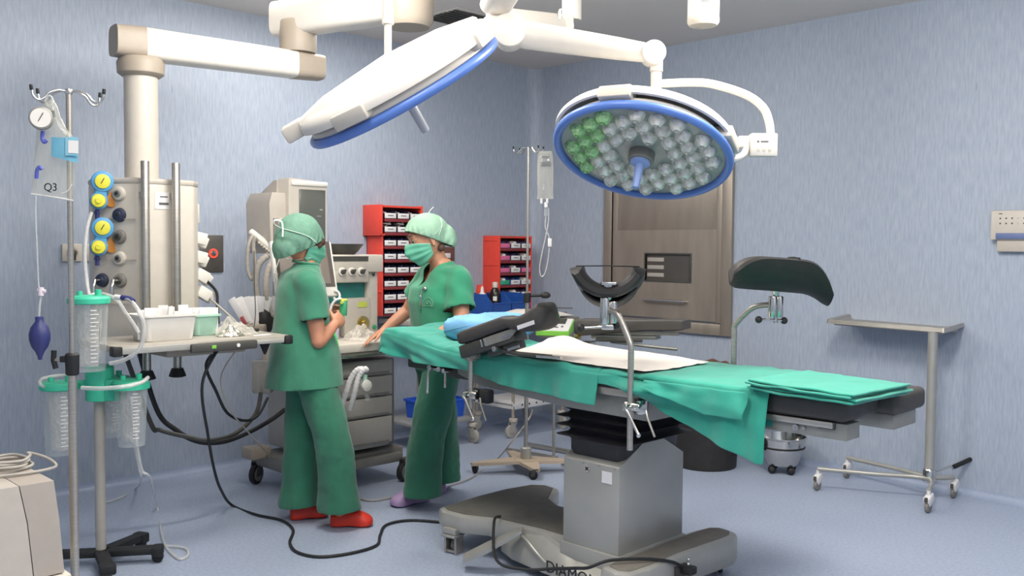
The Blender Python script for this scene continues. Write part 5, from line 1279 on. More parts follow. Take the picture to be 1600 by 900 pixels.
# ================================================================== INSTRUMENT TABLE, GREEN DEVICE, IV STAND 2
itc = P(838,487,6.75)
it = thing('instrument_table', 'thin-legged instrument table under a white cloth-wrapped set, beyond the operating table', 'table', (itc.x,itc.y,0), A_R+R(8))
tz = P(838,492,6.75).z
obj('top', MB().box((0,0,tz-.02),(.52,.34,.025),bev=.004), 'steel', it)
for y in (-.11,.13): obj('post', MB().cyl((.24,y,0.03),(.24,y,tz-.02),.010,n=12), 'steel', it)
obj('base_bar', MB().box((.05,-.11,.02),(.44,.03,.03),bev=.006), 'steel', it); obj('base_bar', MB().box((.05,.13,.02),(.44,.03,.03),bev=.006), 'steel', it)
wr = MB().grid(lambda a,b: V((-.23+.47*a, -.15+.30*b+.01*nz3(a*4,b*4,2), .010+.035*math.sin(PI*min(1,b*1.1))**.5*math.sin(PI*min(1,a+.02))**.4+.006*nz3(a*9,b*6,7))), 26, 16)
cloth('wrapped_instruments', wr, 'sheet', 'white cloth-wrapped bundle lying on the instrument table', 'bundle', (itc.x,itc.y,tz-.006), A_R+R(8), sub=0)
solo('scissors', MB().tube([(-.05,0,.004),(.12,0,.004)], .004, 8).tube([V((-.05+.022*math.cos(a)-.02,.018*math.sin(a)+.014,.004)) for a in [2*PI*k/14 for k in range(14)]], .0035, 8, closed=True).cyl((-.045,0,.004),(-.02,0,.012),.012,n=12), 'dgrey', 'dark metal instrument sticking out from the wrapped bundle', 'instrument', tuple(P(868,482,6.55)), R(-8), world=False)
gv = P(868,509,6.42)
gd = thing('green_monitor', 'lime green medical monitor with sloping pale panel on a thin chrome stand', 'monitor', gv, R(-14))
def slab8(x0,x1,yb,yf,zb0,zf0,zb1,zf1):
    return MB().loft([[V((x,yf,zf0)),V((x,yb,zb0)),V((x,yb,zb1)),V((x,yf,zf1))] for x in (x0,x1)])
gd.scale = (1.08,1.08,1.08)
obj('casing', slab8(-.105,.105,.10,-.10,-.028,-.055,.035,-.028), 'lime', gd, ang=20)
obj('panel', slab8(-.095,.098,.092,-.09,.034,-.03,.040,-.022), 'label', gd, ang=20)
obj('display', slab8(-.085,.06,.082,.01,.036,.012,.042,.017), 'dgrey', gd, ang=20)
obj('handle', MB().tube(spline([(-.055,.10,.02),(-.06,.12,.06),(-.03,.12,.09),(-.005,.11,.05),(-.0,.10,.02)],6), .011, 10), 'limehose', gd)
obj('key', MB().box((.05,-.035,-.002),(.012,.012,.01)).box((.015,-.045,-.006),(.02,.01,.01)), 'greyink', gd)
dst = thing('device_stand', 'thin chrome stand holding the lime green monitor beside the instrument table', 'stand', (gv.x,gv.y,0), R(-14))
zt2 = gv.z-.062
obj('plate', MB().box((0,0,zt2-.006),(.20,.20,.012),bev=.003), 'steel', dst)
for x,y in ((.015,-.02),(.09,.03)): obj('leg', MB().tube([(x,y,zt2-.01),(.10+x*.6,y+.02,zt2-.25),(.12+x*.3,y+.04,.008)], .0085, 10), 'chrome', dst)
obj('foot_plate', MB().box((.14,.04,.012),(.16,.22,.02),bev=.004), 'chrome', dst)
YI = 6.17; ivx = .10
st2 = thing('iv_stand', 'slim steel IV stand on a flat beige castor base, beyond the operating table', 'IV pole', (ivx,YI,0))
zt_ = P(838,230,YI).z
obj('pole', MB().cyl((0,0,.14),(0,0,1.17),.0135,n=18), 'steel', st2)
obj('upper_tube', MB().cyl((0,0,1.1),(0,0,zt_),.0085,n=16), 'steel', st2)
obj('sleeve', MB().lathe([(.034,.08),(.036,.085),(.036,.165),(.03,.172),(.014,.174)], n=24), 'colsteel', st2)
bs2 = MB()
for k,(a,L) in enumerate(((R(188),.36),(R(108),.34),(R(8),.36),(R(-72),.22))):
    d = V((math.cos(a), math.sin(a), 0)); n_ = V((-d.y,d.x,0))
    lg = obj('leg', MB().loft([[d*t*L+n_*w+V((0,0,.095-.02*t)) , d*t*L-n_*w+V((0,0,.095-.02*t)), d*t*L-n_*w+V((0,0,.075-.02*t)), d*t*L+n_*w+V((0,0,.075-.02*t))] for t,w in ((0,.08),(.35,.06),(.9,.028),(1,.02))]), mat('sand_beige_base','#b8a793',.5,var=.04), st2)
    w_, f_ = MB(), MB(); caster(w_, f_, d*L*.96, a+1.0, .030, .02, .0)
    k_ = obj('castor', f_, 'dgrey', lg); obj('wheel', w_, 'rubber', k_)
kc = obj('height_clamp', MB().lathe([(.02,1.13),(.024,1.135),(.024,1.19),(.02,1.195)], n=18), 'rubber', st2)
obj('clamp_knob', MB().cyl((.01,0,1.175),(.12,-.01,1.18),.010,n=12).ell((.12,-.01,1.18),(.035,.02,.022)), 'black', kc)
for a in (R(175),R(125),R(-5),R(-50)):
    d = V((math.cos(a), math.sin(a), 0))
    h_ = obj('hook', MB().tube(spline([V((0,0,zt_-.004)), d*.035+V((0,0,zt_-.004)), d*.06+V((0,0,zt_-.03)), d*.078+V((0,0,zt_-.04)), d*.093+V((0,0,zt_-.03)), d*.098+V((0,0,zt_-.008))],6), .004, 8), 'chrome', st2)
    obj('hook_tip', MB().cyl(d*.098+V((0,0,zt_-.012)), d*.099+V((0,0,zt_+.004)), .006, n=10), 'rubber', h_)
ib = thing('infusion_bag', 'clear infusion bag with printed label and looped drip line on the IV stand', 'infusion bag', P(851,240,YI-.05))
def IP(px,py,dy=0): return P(px,py,YI-.05+dy)
rg_ = []
for y,w_,th_ in ((236,10,.003),(243,11.5,.010),(262,12.5,.020),(285,12.5,.024),(300,12,.020),(308,13,.006),(311,13,.003)):
    rg_.append([IP(852+w_*c_, y, -th_*s_) for c_,s_ in ((1,0),(.7,.8),(0,1),(-.7,.8),(-1,0),(-.7,-.8),(0,-1),(.7,-.8))])
obj('bag', MB().loft(rg_), 'bag', ib, True, ang=80)
obj('label_print', MB().grid(lambda a,b: IP(846+13*a, 244+3*b, -.027),2,1).grid(lambda a,b: IP(845+16*a, 252+8*b, -.030),2,1), clear('faint_grey_print','#4a4d52',.5,.5), ib, True)
for x in (846,855): obj('port', MB().cyl(IP(x,310),IP(x,318),.008,n=12), 'label', ib, True)
obj('drip_chamber', MB().lathe([(.010,.0),(.011,.01),(.011,.05),(.007,.055)], tuple(IP(853,338)), 14), 'canister', ib, True)
obj('spike', MB().cyl(IP(853,316),IP(853,324),.012,n=12), 'label', ib, True)
obj('drip_line', MB().tube(spline([IP(853,338),IP(852,355),IP(858,372),IP(857,400),IP(852,425),IP(846,432),IP(843,420),IP(846,400),IP(852,372),IP(857,345),IP(857,325)],8), .0035, 8), 'tubing', ib, True)
obj('roller_clamp', MB().box(tuple(IP(859,379,-.005)),(.026,.02,.055),bev=.004), 'label', ib, True)
cable('thin_cable', [P(832,640,6.3),P(826,655,6.3),P(800,690,6.2),G(772,722,.01),G(735,747,.008),G(705,758,.008),G(690,765,.008),G(640,772,.008),G(585,782,.008),G(560,778,.008)], .005, 'greybeige', 'thin grey cable running across the floor behind the operating table', 'cable')

# ================================================================== BIN, KICK BUCKET, MAYO STAND
bn = thing('waste_bin', 'round black waste bin with brown liner heap, standing behind the operating table', 'bin', (1.345,6.43,0))
obj('shell', MB().lathe([(.001,0),(.205,0),(.212,.008),(.225,.30),(.245,.575),(.262,.58),(.262,.60),(.235,.60),(.2,.30)], n=48), 'black', bn)
obj('liner', MB().grid(lambda a,b: V(((.235*b)*math.cos(2*PI*a)+.03*(1-b), (.235*b)*math.sin(2*PI*a), .60+.118*(1-b**4)+.02*nz3(math.cos(2*PI*a)*3*b,math.sin(2*PI*a)*3*b,4))), 36, 10), 'brown', bn, label='brown liner heap')
kb = thing('kick_bucket', 'small stainless kick bucket on black castors below the black table end', 'bucket', (1.82,6.23,0))
obj('bowl', MB().lathe([(.001,.055),(.095,.055),(.102,.06),(.135,.155),(.138,.16),(.152,.235),(.160,.24),(.160,.246),(.150,.246),(.134,.165),(.10,.07),(.001,.065)], n=48), 'chrome', kb)
obj('black_band', MB().lathe([(.1395,.172),(.145,.172),(.147,.180),(.1415,.182)], n=48), 'rubber', kb)
for k in range(4):
    a = R(25+90*k); obj('castor', MB().ell((.085*math.cos(a),.085*math.sin(a),.028),(.028,.028,.028)).cyl((.085*math.cos(a),.085*math.sin(a),.04),(.08*math.cos(a),.08*math.sin(a),.06),.008,n=10), 'rubber', kb)
# mayo stand
MYA = A_R+R(1)
nr = V((2.555,5.50,0)); mx_ = V((math.cos(MYA),math.sin(MYA),0)); my_ = V((-mx_.y,mx_.x,0))
myc = nr - mx_*.37 + my_*.24
ms = thing('mayo_stand', 'stainless mayo stand with rectangular tray on a single post, near the right wall', 'mayo stand', (myc.x,myc.y,0), MYA)
ztr = 1.045
ty = MB()
for z_,e in ((0,0),): pass
ty.loft([rrect(-.335,.335,-.215,.215,.02,ztr-.018),rrect(-.345,.345,-.225,.225,.02,ztr-.010),rrect(-.352,.352,-.232,.232,.02,ztr+.010),rrect(-.37,.37,-.25,.25,.02,ztr+.014),rrect(-.374,.374,-.254,.254,.02,ztr-.012),rrect(-.368,.368,-.248,.248,.02,ztr-.012),rrect(-.356,.356,-.236,.236,.02,ztr+.002),rrect(-.345,.345,-.22,.22,.02,ztr-.026)])
TT = Matrix.Translation((0,0,ztr)) @ Matrix.Rotation(R(.8),4,'Y') @ Matrix.Rotation(R(3.6),4,'X') @ Matrix.Translation((0,0,-ztr))
ty.v = [TT @ V((v.x, v.y*1.4+.10, v.z)) for v in ty.v]
obj('tray', ty, 'steel', ms)
obj('tray_frame', MB().box((.10,0,ztr-.035),(.50,.022,.022),bev=.003).box((.24,0,ztr-.05),(.07,.07,.03),bev=.006), 'steel', ms)
pb_ = ms.matrix_basis.inverted() @ V((2.505,5.56,0))
postx, posty = pb_.x, pb_.y
obj('post', MB().tube([(postx,posty,.16),(postx+.0,posty,ztr-.03)], .028, 20), 'colsteel', ms)
obj('post_socket', MB().lathe([(.032,.11),(.037,.115),(.037,.18),(.031,.19)], (postx,posty,0), 24), 'chrome', ms)
def ml(px,py,z): 
    q = ms.matrix_basis.inverted() @ G(px,py,z); return V((q.x,q.y,z))
cs = [ml(1277,766,0), ml(1323,747,0), ml(1450,801,0), ml(1490,778,0)]
zb_ = .135
ctr = V((postx,posty,zb_))
lgs = [spline([V((cs[0].x,cs[0].y,zb_)), (V((cs[0].x,cs[0].y,zb_))+ctr)/2+V((0,-.02,0)), ctr+V((0,-.03,0)), V((cs[2].x,cs[2].y,zb_-.01))],8),
       spline([V((cs[1].x,cs[1].y,zb_)), (V((cs[1].x,cs[1].y,zb_))+ctr)/2+V((0,.02,0)), ctr+V((0,.03,0)), V((cs[3].x,cs[3].y,zb_-.01))],8)]
for i,l_ in enumerate(lgs):
    lg = obj('base_tube', MB().tube(l_, .0135, 14), 'colsteel', ms)
    for c_ in (cs[i], cs[i+2]):
        w_, f_ = MB(), MB(); a = R(-115)
        w_.cyl((c_.x-.011,c_.y,.036),(c_.x+.011,c_.y,.036),.036,n=24,bev=.005)
        k_ = obj('castor_wheel', w_, 'mgrey', lg)
        obj('castor_housing', MB().box((c_.x,c_.y+.008,.075),(.04,.075,.055),M=Matrix.Rotation(R(24),4,'X'),bev=.010).cyl((c_.x,c_.y+.005,.09),(c_.x,c_.y+.005,.125),.011,n=12), 'label', k_)
        obj('brake_tab', MB().box((c_.x,c_.y-.034,.078),(.018,.012,.028),bev=.003), 'dgrey', k_)
q1 = ml(1520,721,.21)
obj('brake_pedal', MB().tube([ctr+V((0,0,.03)), ctr.lerp(q1,.5)+V((0,0,.02)), q1.lerp(ctr,.45)+V((0,0,.0))], .008, 10), 'chrome', ms)
obj('pedal_grip', MB().tube([ctr.lerp(q1,.55)+V((0,0,.01)), q1+V((0,0,.02))], .014, 12), 'rubber', ms)
# ================================================================== THE TWO NURSES
from mathutils.bvhtree import BVHTree
def limb(mb, pts, radii, n=18, seg=8):
    """tapering limb through the joints, rounded at both ends"""
    pts = [V(p) for p in pts]; sp_ = spline(pts, seg); m = len(pts)
    rr = []
    for i in range(len(sp_)):
        t = i/seg; k = min(int(t), m-2); u = t-k; u = u*u*(3-2*u)
        rr.append(radii[k]*(1-u)+radii[k+1]*u)
    a = (sp_[0]-sp_[1]).normalized(); b = (sp_[-1]-sp_[-2]).normalized()
    p0 = [sp_[0]+a*rr[0]*math.sin(t) for t in (1.45,1.1,.6)]; r0 = [rr[0]*math.cos(t) for t in (1.45,1.1,.6)]
    p1 = [sp_[-1]+b*rr[-1]*math.sin(t) for t in (.6,1.1,1.45)]; r1 = [rr[-1]*math.cos(t) for t in (.6,1.1,1.45)]
    mb.tube(p0+sp_+p1, r0+rr+r1, n); return mb
def sleeve(mb, pts, radii, n=22, seg=6):
    sp_ = spline(pts, seg); m = len(pts); rr = []
    for i in range(len(sp_)):
        k = min(int(i/seg), m-2); u = i/seg-k; rr.append(radii[k]*(1-u)+radii[k+1]*u)
    return mb.tube(sp_, rr, n)
def torso(mb, rings, F, L, n=32, ex=2.3):
    out = []
    for c_, a, b in rings:
        row = []
        for k in range(n):
            t = 2*PI*k/n; ct, st = math.cos(t), math.sin(t)
            f = (1 if ct>=0 else -1)*abs(ct)**(2/ex); l = (1 if st>=0 else -1)*abs(st)**(2/ex)
            row.append(V(c_)+F*a*f+L*b*l)
        out.append(row)
    return mb.loft(out)
def hand(mb, W, d, nrm, side, curl=(.35,.4,.45,.5), thumb=(.75,.7,.25), s=1.0, spread=.06):
    d = d.normalized(); side = (side - d*side.dot(d)).normalized(); nrm = (nrm - d*nrm.dot(d) - side*nrm.dot(side)).normalized()
    secs = []
    for t, rx, ry in ((-.02,.026,.021),(.0,.027,.020),(.03,.036,.019),(.06,.041,.0165),(.085,.040,.0135),(.094,.034,.009)):
        secs.append([W+d*t*s+side*rx*s*math.cos(2*PI*k/16)+nrm*ry*s*math.sin(2*PI*k/16) for k in range(16)])
    mb.loft(secs)
    for i, Lf in enumerate((.072,.080,.074,.058)):
        p = W + d*(.082-.004*abs(i-1.3))*s + side*(.030-.0205*i)*s
        ang = curl[i]*.55; dd = d + side*(1.5-i)*spread
        dd.normalize(); pts = [p-dd*.012]; pts.append(p)
        for f in (.46,.30,.24):
            q = (dd*math.cos(ang)+nrm*math.sin(ang)).normalized(); p = p + q*Lf*f*s; pts.append(p); ang += curl[i]
        r_ = .0088 - (.0012 if i == 3 else 0)
        mb.tube(pts, [r_*s,r_*s,r_*.95*s,r_*.86*s,r_*.72*s], 10); mb.ell(pts[-1], (r_*.74*s,)*3)
    p = W + d*.020*s + side*.024*s; td_ = (d*thumb[0]+side*thumb[1]+nrm*thumb[2]).normalized(); pts = [p-td_*.01, p]
    for k, f in enumerate((.040,.034,.026)):
        td2 = (td_*(1-.22*k)+d*.22*k+nrm*.12*k).normalized(); p = p+td2*f*s; pts.append(p)
    mb.tube(pts, [.013*s,.0135*s,.0115*s,.0098*s,.0075*s], 10); mb.ell(pts[-1], (.0078*s,)*3)
def head_frame(c_, yaw, pitch, roll=0):
    return Matrix.Translation(c_) @ rotz(yaw) @ Matrix.Rotation(pitch,4,'Y') @ Matrix.Rotation(roll,4,'X')   # +x face, +y its left; pitch>0 looks down
def head(mb, H):
    m = MB(M=H)
    prof = ((-.122,.056,.016,.016),(-.116,.052,.032,.030),(-.100,.042,.050,.044),(-.075,.024,.072,.056),(-.045,.010,.086,.065),(-.01,.002,.093,.071),(.025,-.002,.097,.074),(.06,-.006,.095,.073),(.09,-.012,.080,.064),(.108,-.016,.056,.048),(.118,-.018,.028,.025))
    m.loft([[V((cx+a*math.cos(2*PI*k/28), b*math.sin(2*PI*k/28), z)) for k in range(28)] for z,cx,a,b in prof])
    m.loft([[V((x+dx, y, z)) for dx,y in ((-.03,-w_),(.0,-w_*.6),(h_,0),(.0,w_*.6),(-.03,w_))] for x,z,w_,h_ in ((.088,.030,.008,.006),(.092,.005,.010,.012),(.094,-.018,.014,.020),(.092,-.030,.017,.018),(.086,-.036,.012,.006))])
    for s_ in (-1,1):
        m.ell((.079,s_*.030,.052),(.018,.026,.010)); m.ell((.064,s_*.036,-.018),(.020,.020,.018))
        m.ell((.069,s_*.031,.033),(.022,.021,.0155))
        m.loft([[V((-.012+x_*.020+.006*q, s_*(.069+q*.020), -.002+z_*.033)) for x_,z_ in ((-.5,-.8),(.3,-1),(.55,-.2),(.5,.6),(.1,1),(-.6,.9),(-.9,.2))] for q in (0,.6,1)])
    m.ell((.086,0,-.062),(.014,.024,.007)); m.ell((.084,0,-.072),(.014,.021,.008))
    mb.add(m.v, m.f); return mb
def wrinkle(me, fn):
    me.update(); ns = [v.normal.copy() for v in me.vertices]
    for v, n_ in zip(me.vertices, ns): v.co = v.co + n_*fn(v.co, n_)
    me.update(); return me
def endcap(c, n_, q, d): return (c-q).length < .105 and abs((c-q).dot(d)) < .022 and n_.dot(d) > .72
def cutmesh(me, cuts=(), kill=None, splits=()):
    bm = bmesh.new(); bm.from_mesh(me)
    for co, no in cuts:       # everything on the side the normal points to goes
        bmesh.ops.bisect_plane(bm, geom=list(bm.verts)+list(bm.edges)+list(bm.faces), plane_co=co, plane_no=no, clear_outer=True)
    for co, no, test in splits:
        fs = [f for f in bm.faces if test(f.calc_center_median())]
        ed = {e for f in fs for e in f.edges}; vs = {v for f in fs for v in f.verts}
        bmesh.ops.bisect_plane(bm, geom=list(vs)+list(ed)+fs, plane_co=co, plane_no=no)
    if kill:
        dead = [f for f in bm.faces if kill(f.calc_center_median(), f.normal)]
        bmesh.ops.delete(bm, geom=dead, context='FACES')
    bm.to_mesh(me); bm.free(); return me
def to_local(me, o): me.transform(wm(o).inverted()); return me
def garment(name, me, m, parent, thick=.004, label=None):
    to_local(me, parent); o = obj(name, me, m, parent, ang=180, label=label)
    sd = o.modifiers.new('cloth_thickness','SOLIDIFY'); sd.thickness = thick; sd.offset = -1
    return o
def bvh_of(*objs):
    vs, fs = [], []
    for o in objs:
        W_ = wm(o); b = len(vs)
        vs += [W_ @ v.co for v in o.data.vertices]; fs += [[i+b for i in p.vertices] for p in o.data.polygons]
    return BVHTree.FromPolygons(vs, fs)
def on(tree, px, py, off=.003):
    loc, nrm, i, d = tree.ray_cast(EYE, ray(px,py).normalized())
    return loc + nrm*(off if nrm.dot(ray(px,py)) < 0 else -off) if loc else P(px,py,5.2)
def person(label, body_me, skin, loc):
    me = body_me; me.transform(Matrix.Translation(-V(loc))); me.materials.clear(); me.materials.append(M_[skin]); smooth(me, 180)
    o = bpy.data.objects.new('person', me); C.objects.link(o); o.location = loc
    return setp(o, label, 'person')
def capmesh(H, rx, ry, rz_, cz, front, back, bun=None, seed=0, puff=.006, cx=-.012):
    m = MB(M=H); m.ell((cx,0,cz),(rx,ry,rz_),None,40,28)
    if bun: m.ell(bun[0], bun[1], None, 24, 16)
    me = remesh(m, .006, 6)
    Hi = H.inverted()
    def fn(p,n_):
        q = Hi @ p; a = math.atan2(q.y, q.x)
        e = max(0, 1-abs((q.z-(back+(front-back)*(q.x+.12)/.22)))/.07)
        return puff*noise.noise(q*16+V((seed,0,0))) + .0035*math.sin(a*19+2*noise.noise(q*12))*e + .0014*noise.noise(q*60)
    wrinkle(me, fn)
    # elastic edge: a plane from brow to nape
    n_ = V((front-back, 0, -.22)).normalized(); co = V((.10,0,front))
    R3 = H.to_3x3()
    return cutmesh(me, cuts=[(H @ co, R3 @ n_)])
def clog(parent, heel, toe, m, label=None, h=.098, open_back=False):
    d = (toe-heel); d.z = 0; Lc = d.length; d.normalize(); n_ = V((-d.y,d.x,0)); b = MB()
    rows = []
    for u,w_,top,x0 in ((0,.026,.060,0),(.04,.036,.072,0),(.16,.041,.076,0),(.32,.040,.084,0),(.46,.042,h,0),(.60,.048,h*.93,0),(.75,.054,h*.76,0),(.88,.052,h*.62,0),(.96,.040,h*.50,0),(1.0,.020,h*.34,0)):
        c_ = V((heel.x,heel.y,0))+d*u*Lc
        lift = .012*max(0,(u-.85)/.15) + (.012 if .36 < u < .5 else 0)
        rows.append([c_+n_*w_*cx+V((0,0,max(lift,z))) for cx,z in ((-.9,0),(-1,.012),(-1.02,.022),(-.97,top*.62),(-.70,top*.9),(-.3,top),(.3,top),(.70,top*.9),(.97,top*.62),(1.02,.022),(1,.012),(.9,0))])
    b.loft(rows)
    o = obj('clog', b, m, parent, True, ang=50, label=label)
    mdf = o.modifiers.new('soft','SUBSURF'); mdf.levels = 1; mdf.render_levels = 2
    st = MB()
    for s_ in (-1,1):
        pass
    return o
def cloth_noise(seed, amp=.006, kx=10, kz=3):
    def fn(p, n_):
        a = noise.noise(V((p.x*kx+seed, p.y*kx, p.z*kz)))
        b_ = noise.noise(V((p.x*kx*2.3+seed, p.y*kx*2.3+7, p.z*kz*2.4+seed)))
        return amp*(a*1.0+.5*b_)
    return fn

# ------------------------------------------------------------------ nurse seen from behind (left)
def nurse_left():
    aF = R(22); F = V((math.cos(aF), math.sin(aF), 0)); L = V((-math.sin(aF), math.cos(aF), 0)); Z = V((0,0,1))
    pel = V((-1.085,5.0,.88)); wai = V((-1.115,4.995,1.03)); che = V((-1.125,4.995,1.20)); sho = V((-1.125,4.995,1.325)); nek = V((-1.10,5.0,1.40))
    hc = P(471,380,4.99); H = head_frame(hc, R(36), R(14), R(3))
    sR = sho - L*.155 + V((.012,0,-.005)); eR = P(498,533,4.83); wR = P(523,507,4.93); hR = P(535,494,5.02)
    sL = sho + L*.155 + V((.01,0,-.005)); eL = P(502,528,5.26); wL = P(514,503,5.16); hL = P(521,489,5.10)
    hipR, hipL = pel - L*.085, pel + L*.085
    kR, aR_ = P(521,695,4.90), V((-.905,4.925,.09)); kL, aL_ = V((-1.135,5.07,.47)), V((-1.150,5.065,.09))
    b = MB()
    torso(b, [(pel-Z*.07,.10,.15),(pel,.115,.165),(wai,.10,.14),(che,.11,.155),(sho-Z*.03,.090,.150),(sho+Z*.015,.065,.11),(nek,.055,.065),(nek+Z*.02,.048,.052)], F, L)
    limb(b, [nek-Z*.03, nek.lerp(hc,.5), hc-Z*.03], [.054,.050,.052])
    head(b, H)
    limb(b, [sR-Z*.02, sR.lerp(eR,.5), eR], [.046,.046,.040]); limb(b, [eR, eR.lerp(wR,.4), wR], [.041,.038,.026])
    limb(b, [sL-Z*.02, sL.lerp(eL,.5), eL], [.046,.046,.040]); limb(b, [eL, eL.lerp(wL,.4), wL], [.041,.038,.026])
    dR = (hR-wR).normalized(); hand(b, wR, dR, V((-.25,.85,.35)), V((-.45,-.1,.9)), (.62,.66,.7,.75), (.75,.6,.45))
    dL = (hL-wL).normalized(); hand(b, wL, V((.55,-.25,.8)), V((.5,-.75,.1)), V((-.3,-.6,.6)), (.5,.55,.6,.62), (.6,.75,.3))
    limb(b, [hipR, kR, aR_-Z*.0], [.080,.055,.034]); limb(b, [hipL, kL, aL_-Z*.0], [.080,.055,.034])
    hR_, tR_ = G(516,822), G(583,821); hL_, tL_ = G(453,812), G(513,806)
    limb(b, [V((hR_.x+.02,hR_.y,.035)), tR_.lerp(hR_,.16)+Z*.03], [.022,.018]); limb(b, [V((hL_.x+.02,hL_.y,.035)), tL_.lerp(hL_,.16)+Z*.03], [.022,.018])
    body = remesh(b, .0052, 5, .5)
    root = V((-1.05,5.0,0))
    p = person('person seen from behind in green scrubs, green cap and red clogs, holding a small device', body, 'skin', root)
    # trousers
    t_ = MB()
    torso(t_, [(pel-Z*.12,.125,.165),(pel-Z*.02,.145,.185),(pel+Z*.10,.135,.175)], F, L)
    limb(t_, [hipR-Z*.02, kR+V((.0,0,.0)), V((aR_.x+.0,aR_.y,.10))], [.106,.098,.108]); limb(t_, [hipL-Z*.02, kL, V((aL_.x,aL_.y,.085))], [.106,.098,.104])
    tm = remesh(t_, .010, 6, .5)
    def tw(p_, n_):
        low = max(0,min(1,(.75-p_.z)/.6))
        v = .010*noise.noise(V((p_.x*15+2, p_.y*15, p_.z*1.6)))*(.4+low) + .008*noise.noise(V((p_.x*6, p_.y*6+4, p_.z*9)))*(1-.4*low) + .003*noise.noise(p_*26)
        v += .010*math.exp(-((p_.z-.10)/.06)**2)
        return v
    wrinkle(tm, tw)
    cutmesh(tm, cuts=[(V((-1.0,5.0,.094)), V((.06,.0,-1)).normalized())])
    garment('trousers', tm, 'trouser', p)
    # tunic
    s_ = MB()
    torso(s_, [(V((-1.108,5.0,.70)),.208,.232),(V((-1.108,5.0,.78)),.203,.228),(V((-1.104,4.998,.92)),.182,.212),(V((-1.122,4.996,1.08)),.148,.185),(che+V((.004,0,0)),.138,.182),(sho-Z*.035,.122,.180),(sho+Z*.024,.100,.158),(nek-Z*.012,.068,.086),(nek+Z*.02,.060,.068)], F, L)
    sleeve(s_, [sho-L*.06-Z*.03, sR+V((.0,0,-.012)), sR.lerp(eR,.35), sR.lerp(eR,.66)], [.064,.074,.075,.082]); sleeve(s_, [sho+L*.06-Z*.03, sL+V((0,0,-.012)), sL.lerp(eL,.35), sL.lerp(eL,.66)], [.064,.074,.075,.082])
    sm = remesh(s_, .009, 6, .5)
    fr_dir = (sR-eR).normalized()
    def sw(p_, n_):
        v = .009*noise.noise(V((p_.x*8, p_.y*8+3, p_.z*2.2))) + .006*noise.noise(V((p_.x*16+5, p_.y*16, p_.z*5)))
        # folds fanning from the armpit
        q = p_ - (sR-Z*.10+F*.03); r_ = q.length
        v += .0055*math.sin(q.dot((Z*.7+F*.7).normalized())*58+3*noise.noise(p_*5))*math.exp(-(r_/.15)**2)
        return v
    wrinkle(sm, sw)
    cutR, cutL = sR.lerp(eR,.66), sL.lerp(eL,.66)
    dRn, dLn = (eR-sR).normalized(), (eL-sL).normalized()
    cutmesh(sm, cuts=[(V((-1.1,5.0,.752)), V((.03,0,-1)).normalized()), (nek+Z*.004, (Z-F*.10).normalized())],
        kill=lambda c, n_: endcap(c, n_, cutR, dRn) or endcap(c, n_, cutL, dLn))
    top = garment('scrub_top', sm, 'scrub', p)
    obj('collar', MB().tube([nek+V((0,0,.002))+F*.066*math.cos(a)+L*.078*math.sin(a)-Z*.010*math.cos(a) for a in [2*PI*k/40 for k in range(40)]], .007, 8, closed=True), 'scrub', top, True)
    # cap, mask
    cm = capmesh(H, .130, .110, .128, .026, .058, -.120, ((-.068,0,-.045),(.078,.092,.085)), 3, cx=-.020)
    cap_ = garment('surgical_cap', cm, 'cap', p, .002)
    obj('hair', MB(M=H).ell((.080,-.062,.030),(.024,.012,.022)).ell((.074,-.066,.012),(.016,.010,.018)), 'hair', p, True)
    mask(H, p, 'mask')
    tr = bvh_of(cap_, p)
    tie = MB().tube(spline([on(tr,x,y,.004) for x,y in ((441,357),(455,361),(470,365),(484,371),(494,379),(500,386))],5), .0035, 8, flat=.5)
    obj('mask_tie', tie, mat('pale_green_tie','#c9dfd0',.7), p, True)
    w1 = on(tr,441,357,.008)
    obj('mask_tie', MB().tube(spline([w1, w1+V((-.03,-.02,.02)), w1+V((-.025,-.03,.04)), w1+V((.005,-.02,.035)), w1+V((.012,-.015,.0)), w1+V((.012,-.02,-.045))],6), .005, 8, flat=.5), 'tape', p, True, label='white knotted tie')
    low = MB().tube(spline([on(tr,x,y,.004) for x,y in ((497,398),(487,402),(476,404),(462,405),(448,404))],5), .003, 8, flat=.5)
    obj('mask_tie', low, mat('pale_green_tie','#c9dfd0',.7), p, True)
    tr2 = bvh_of(top)
    k0 = on(tr2,432,418,.008)
    obj('mask_tie', MB().tube(spline([k0+V((.02,0,.06)), k0, k0+V((-.012,-.01,-.03)), k0+V((.008,-.012,-.035)), k0+V((-.008,-.012,-.065)), k0+V((-.014,-.012,-.075))],6), .003, 8), 'tape', p, True)
    clog(p, hR_, tR_, 'clogred'); clog(p, hL_, tL_, 'clogred')
    # the thing in her hands
    dv = thing('airway_device', 'small green cylinder with curved white hook held by the nurse seen from behind', 'medical device', P(536,478,5.04))
    c_ = P(536,480,5.03)
    obj('barrel', MB().cyl(c_+V((0,0,-.045)), c_+V((.003,0,.035)), .021, n=24, bev=.004), 'green', dv, True)
    obj('head', MB().cyl(c_+V((.003,0,.035)), c_+V((.004,0,.045)), .022, n=24, bev=.003).cyl(c_+V((.0,-.02,.03)), c_+V((.0,-.035,.028)), .009, n=12), 'yellowgr', dv, True)
    obj('hook', MB().tube(spline([c_+V((-.005,-.012,.046)), c_+V((-.035,-.012,.040)), c_+V((-.058,-.012,.012)), c_+V((-.066,-.012,-.025)), c_+V((-.055,-.015,-.05))],6), .007, 10), 'label', dv, True)
    return p
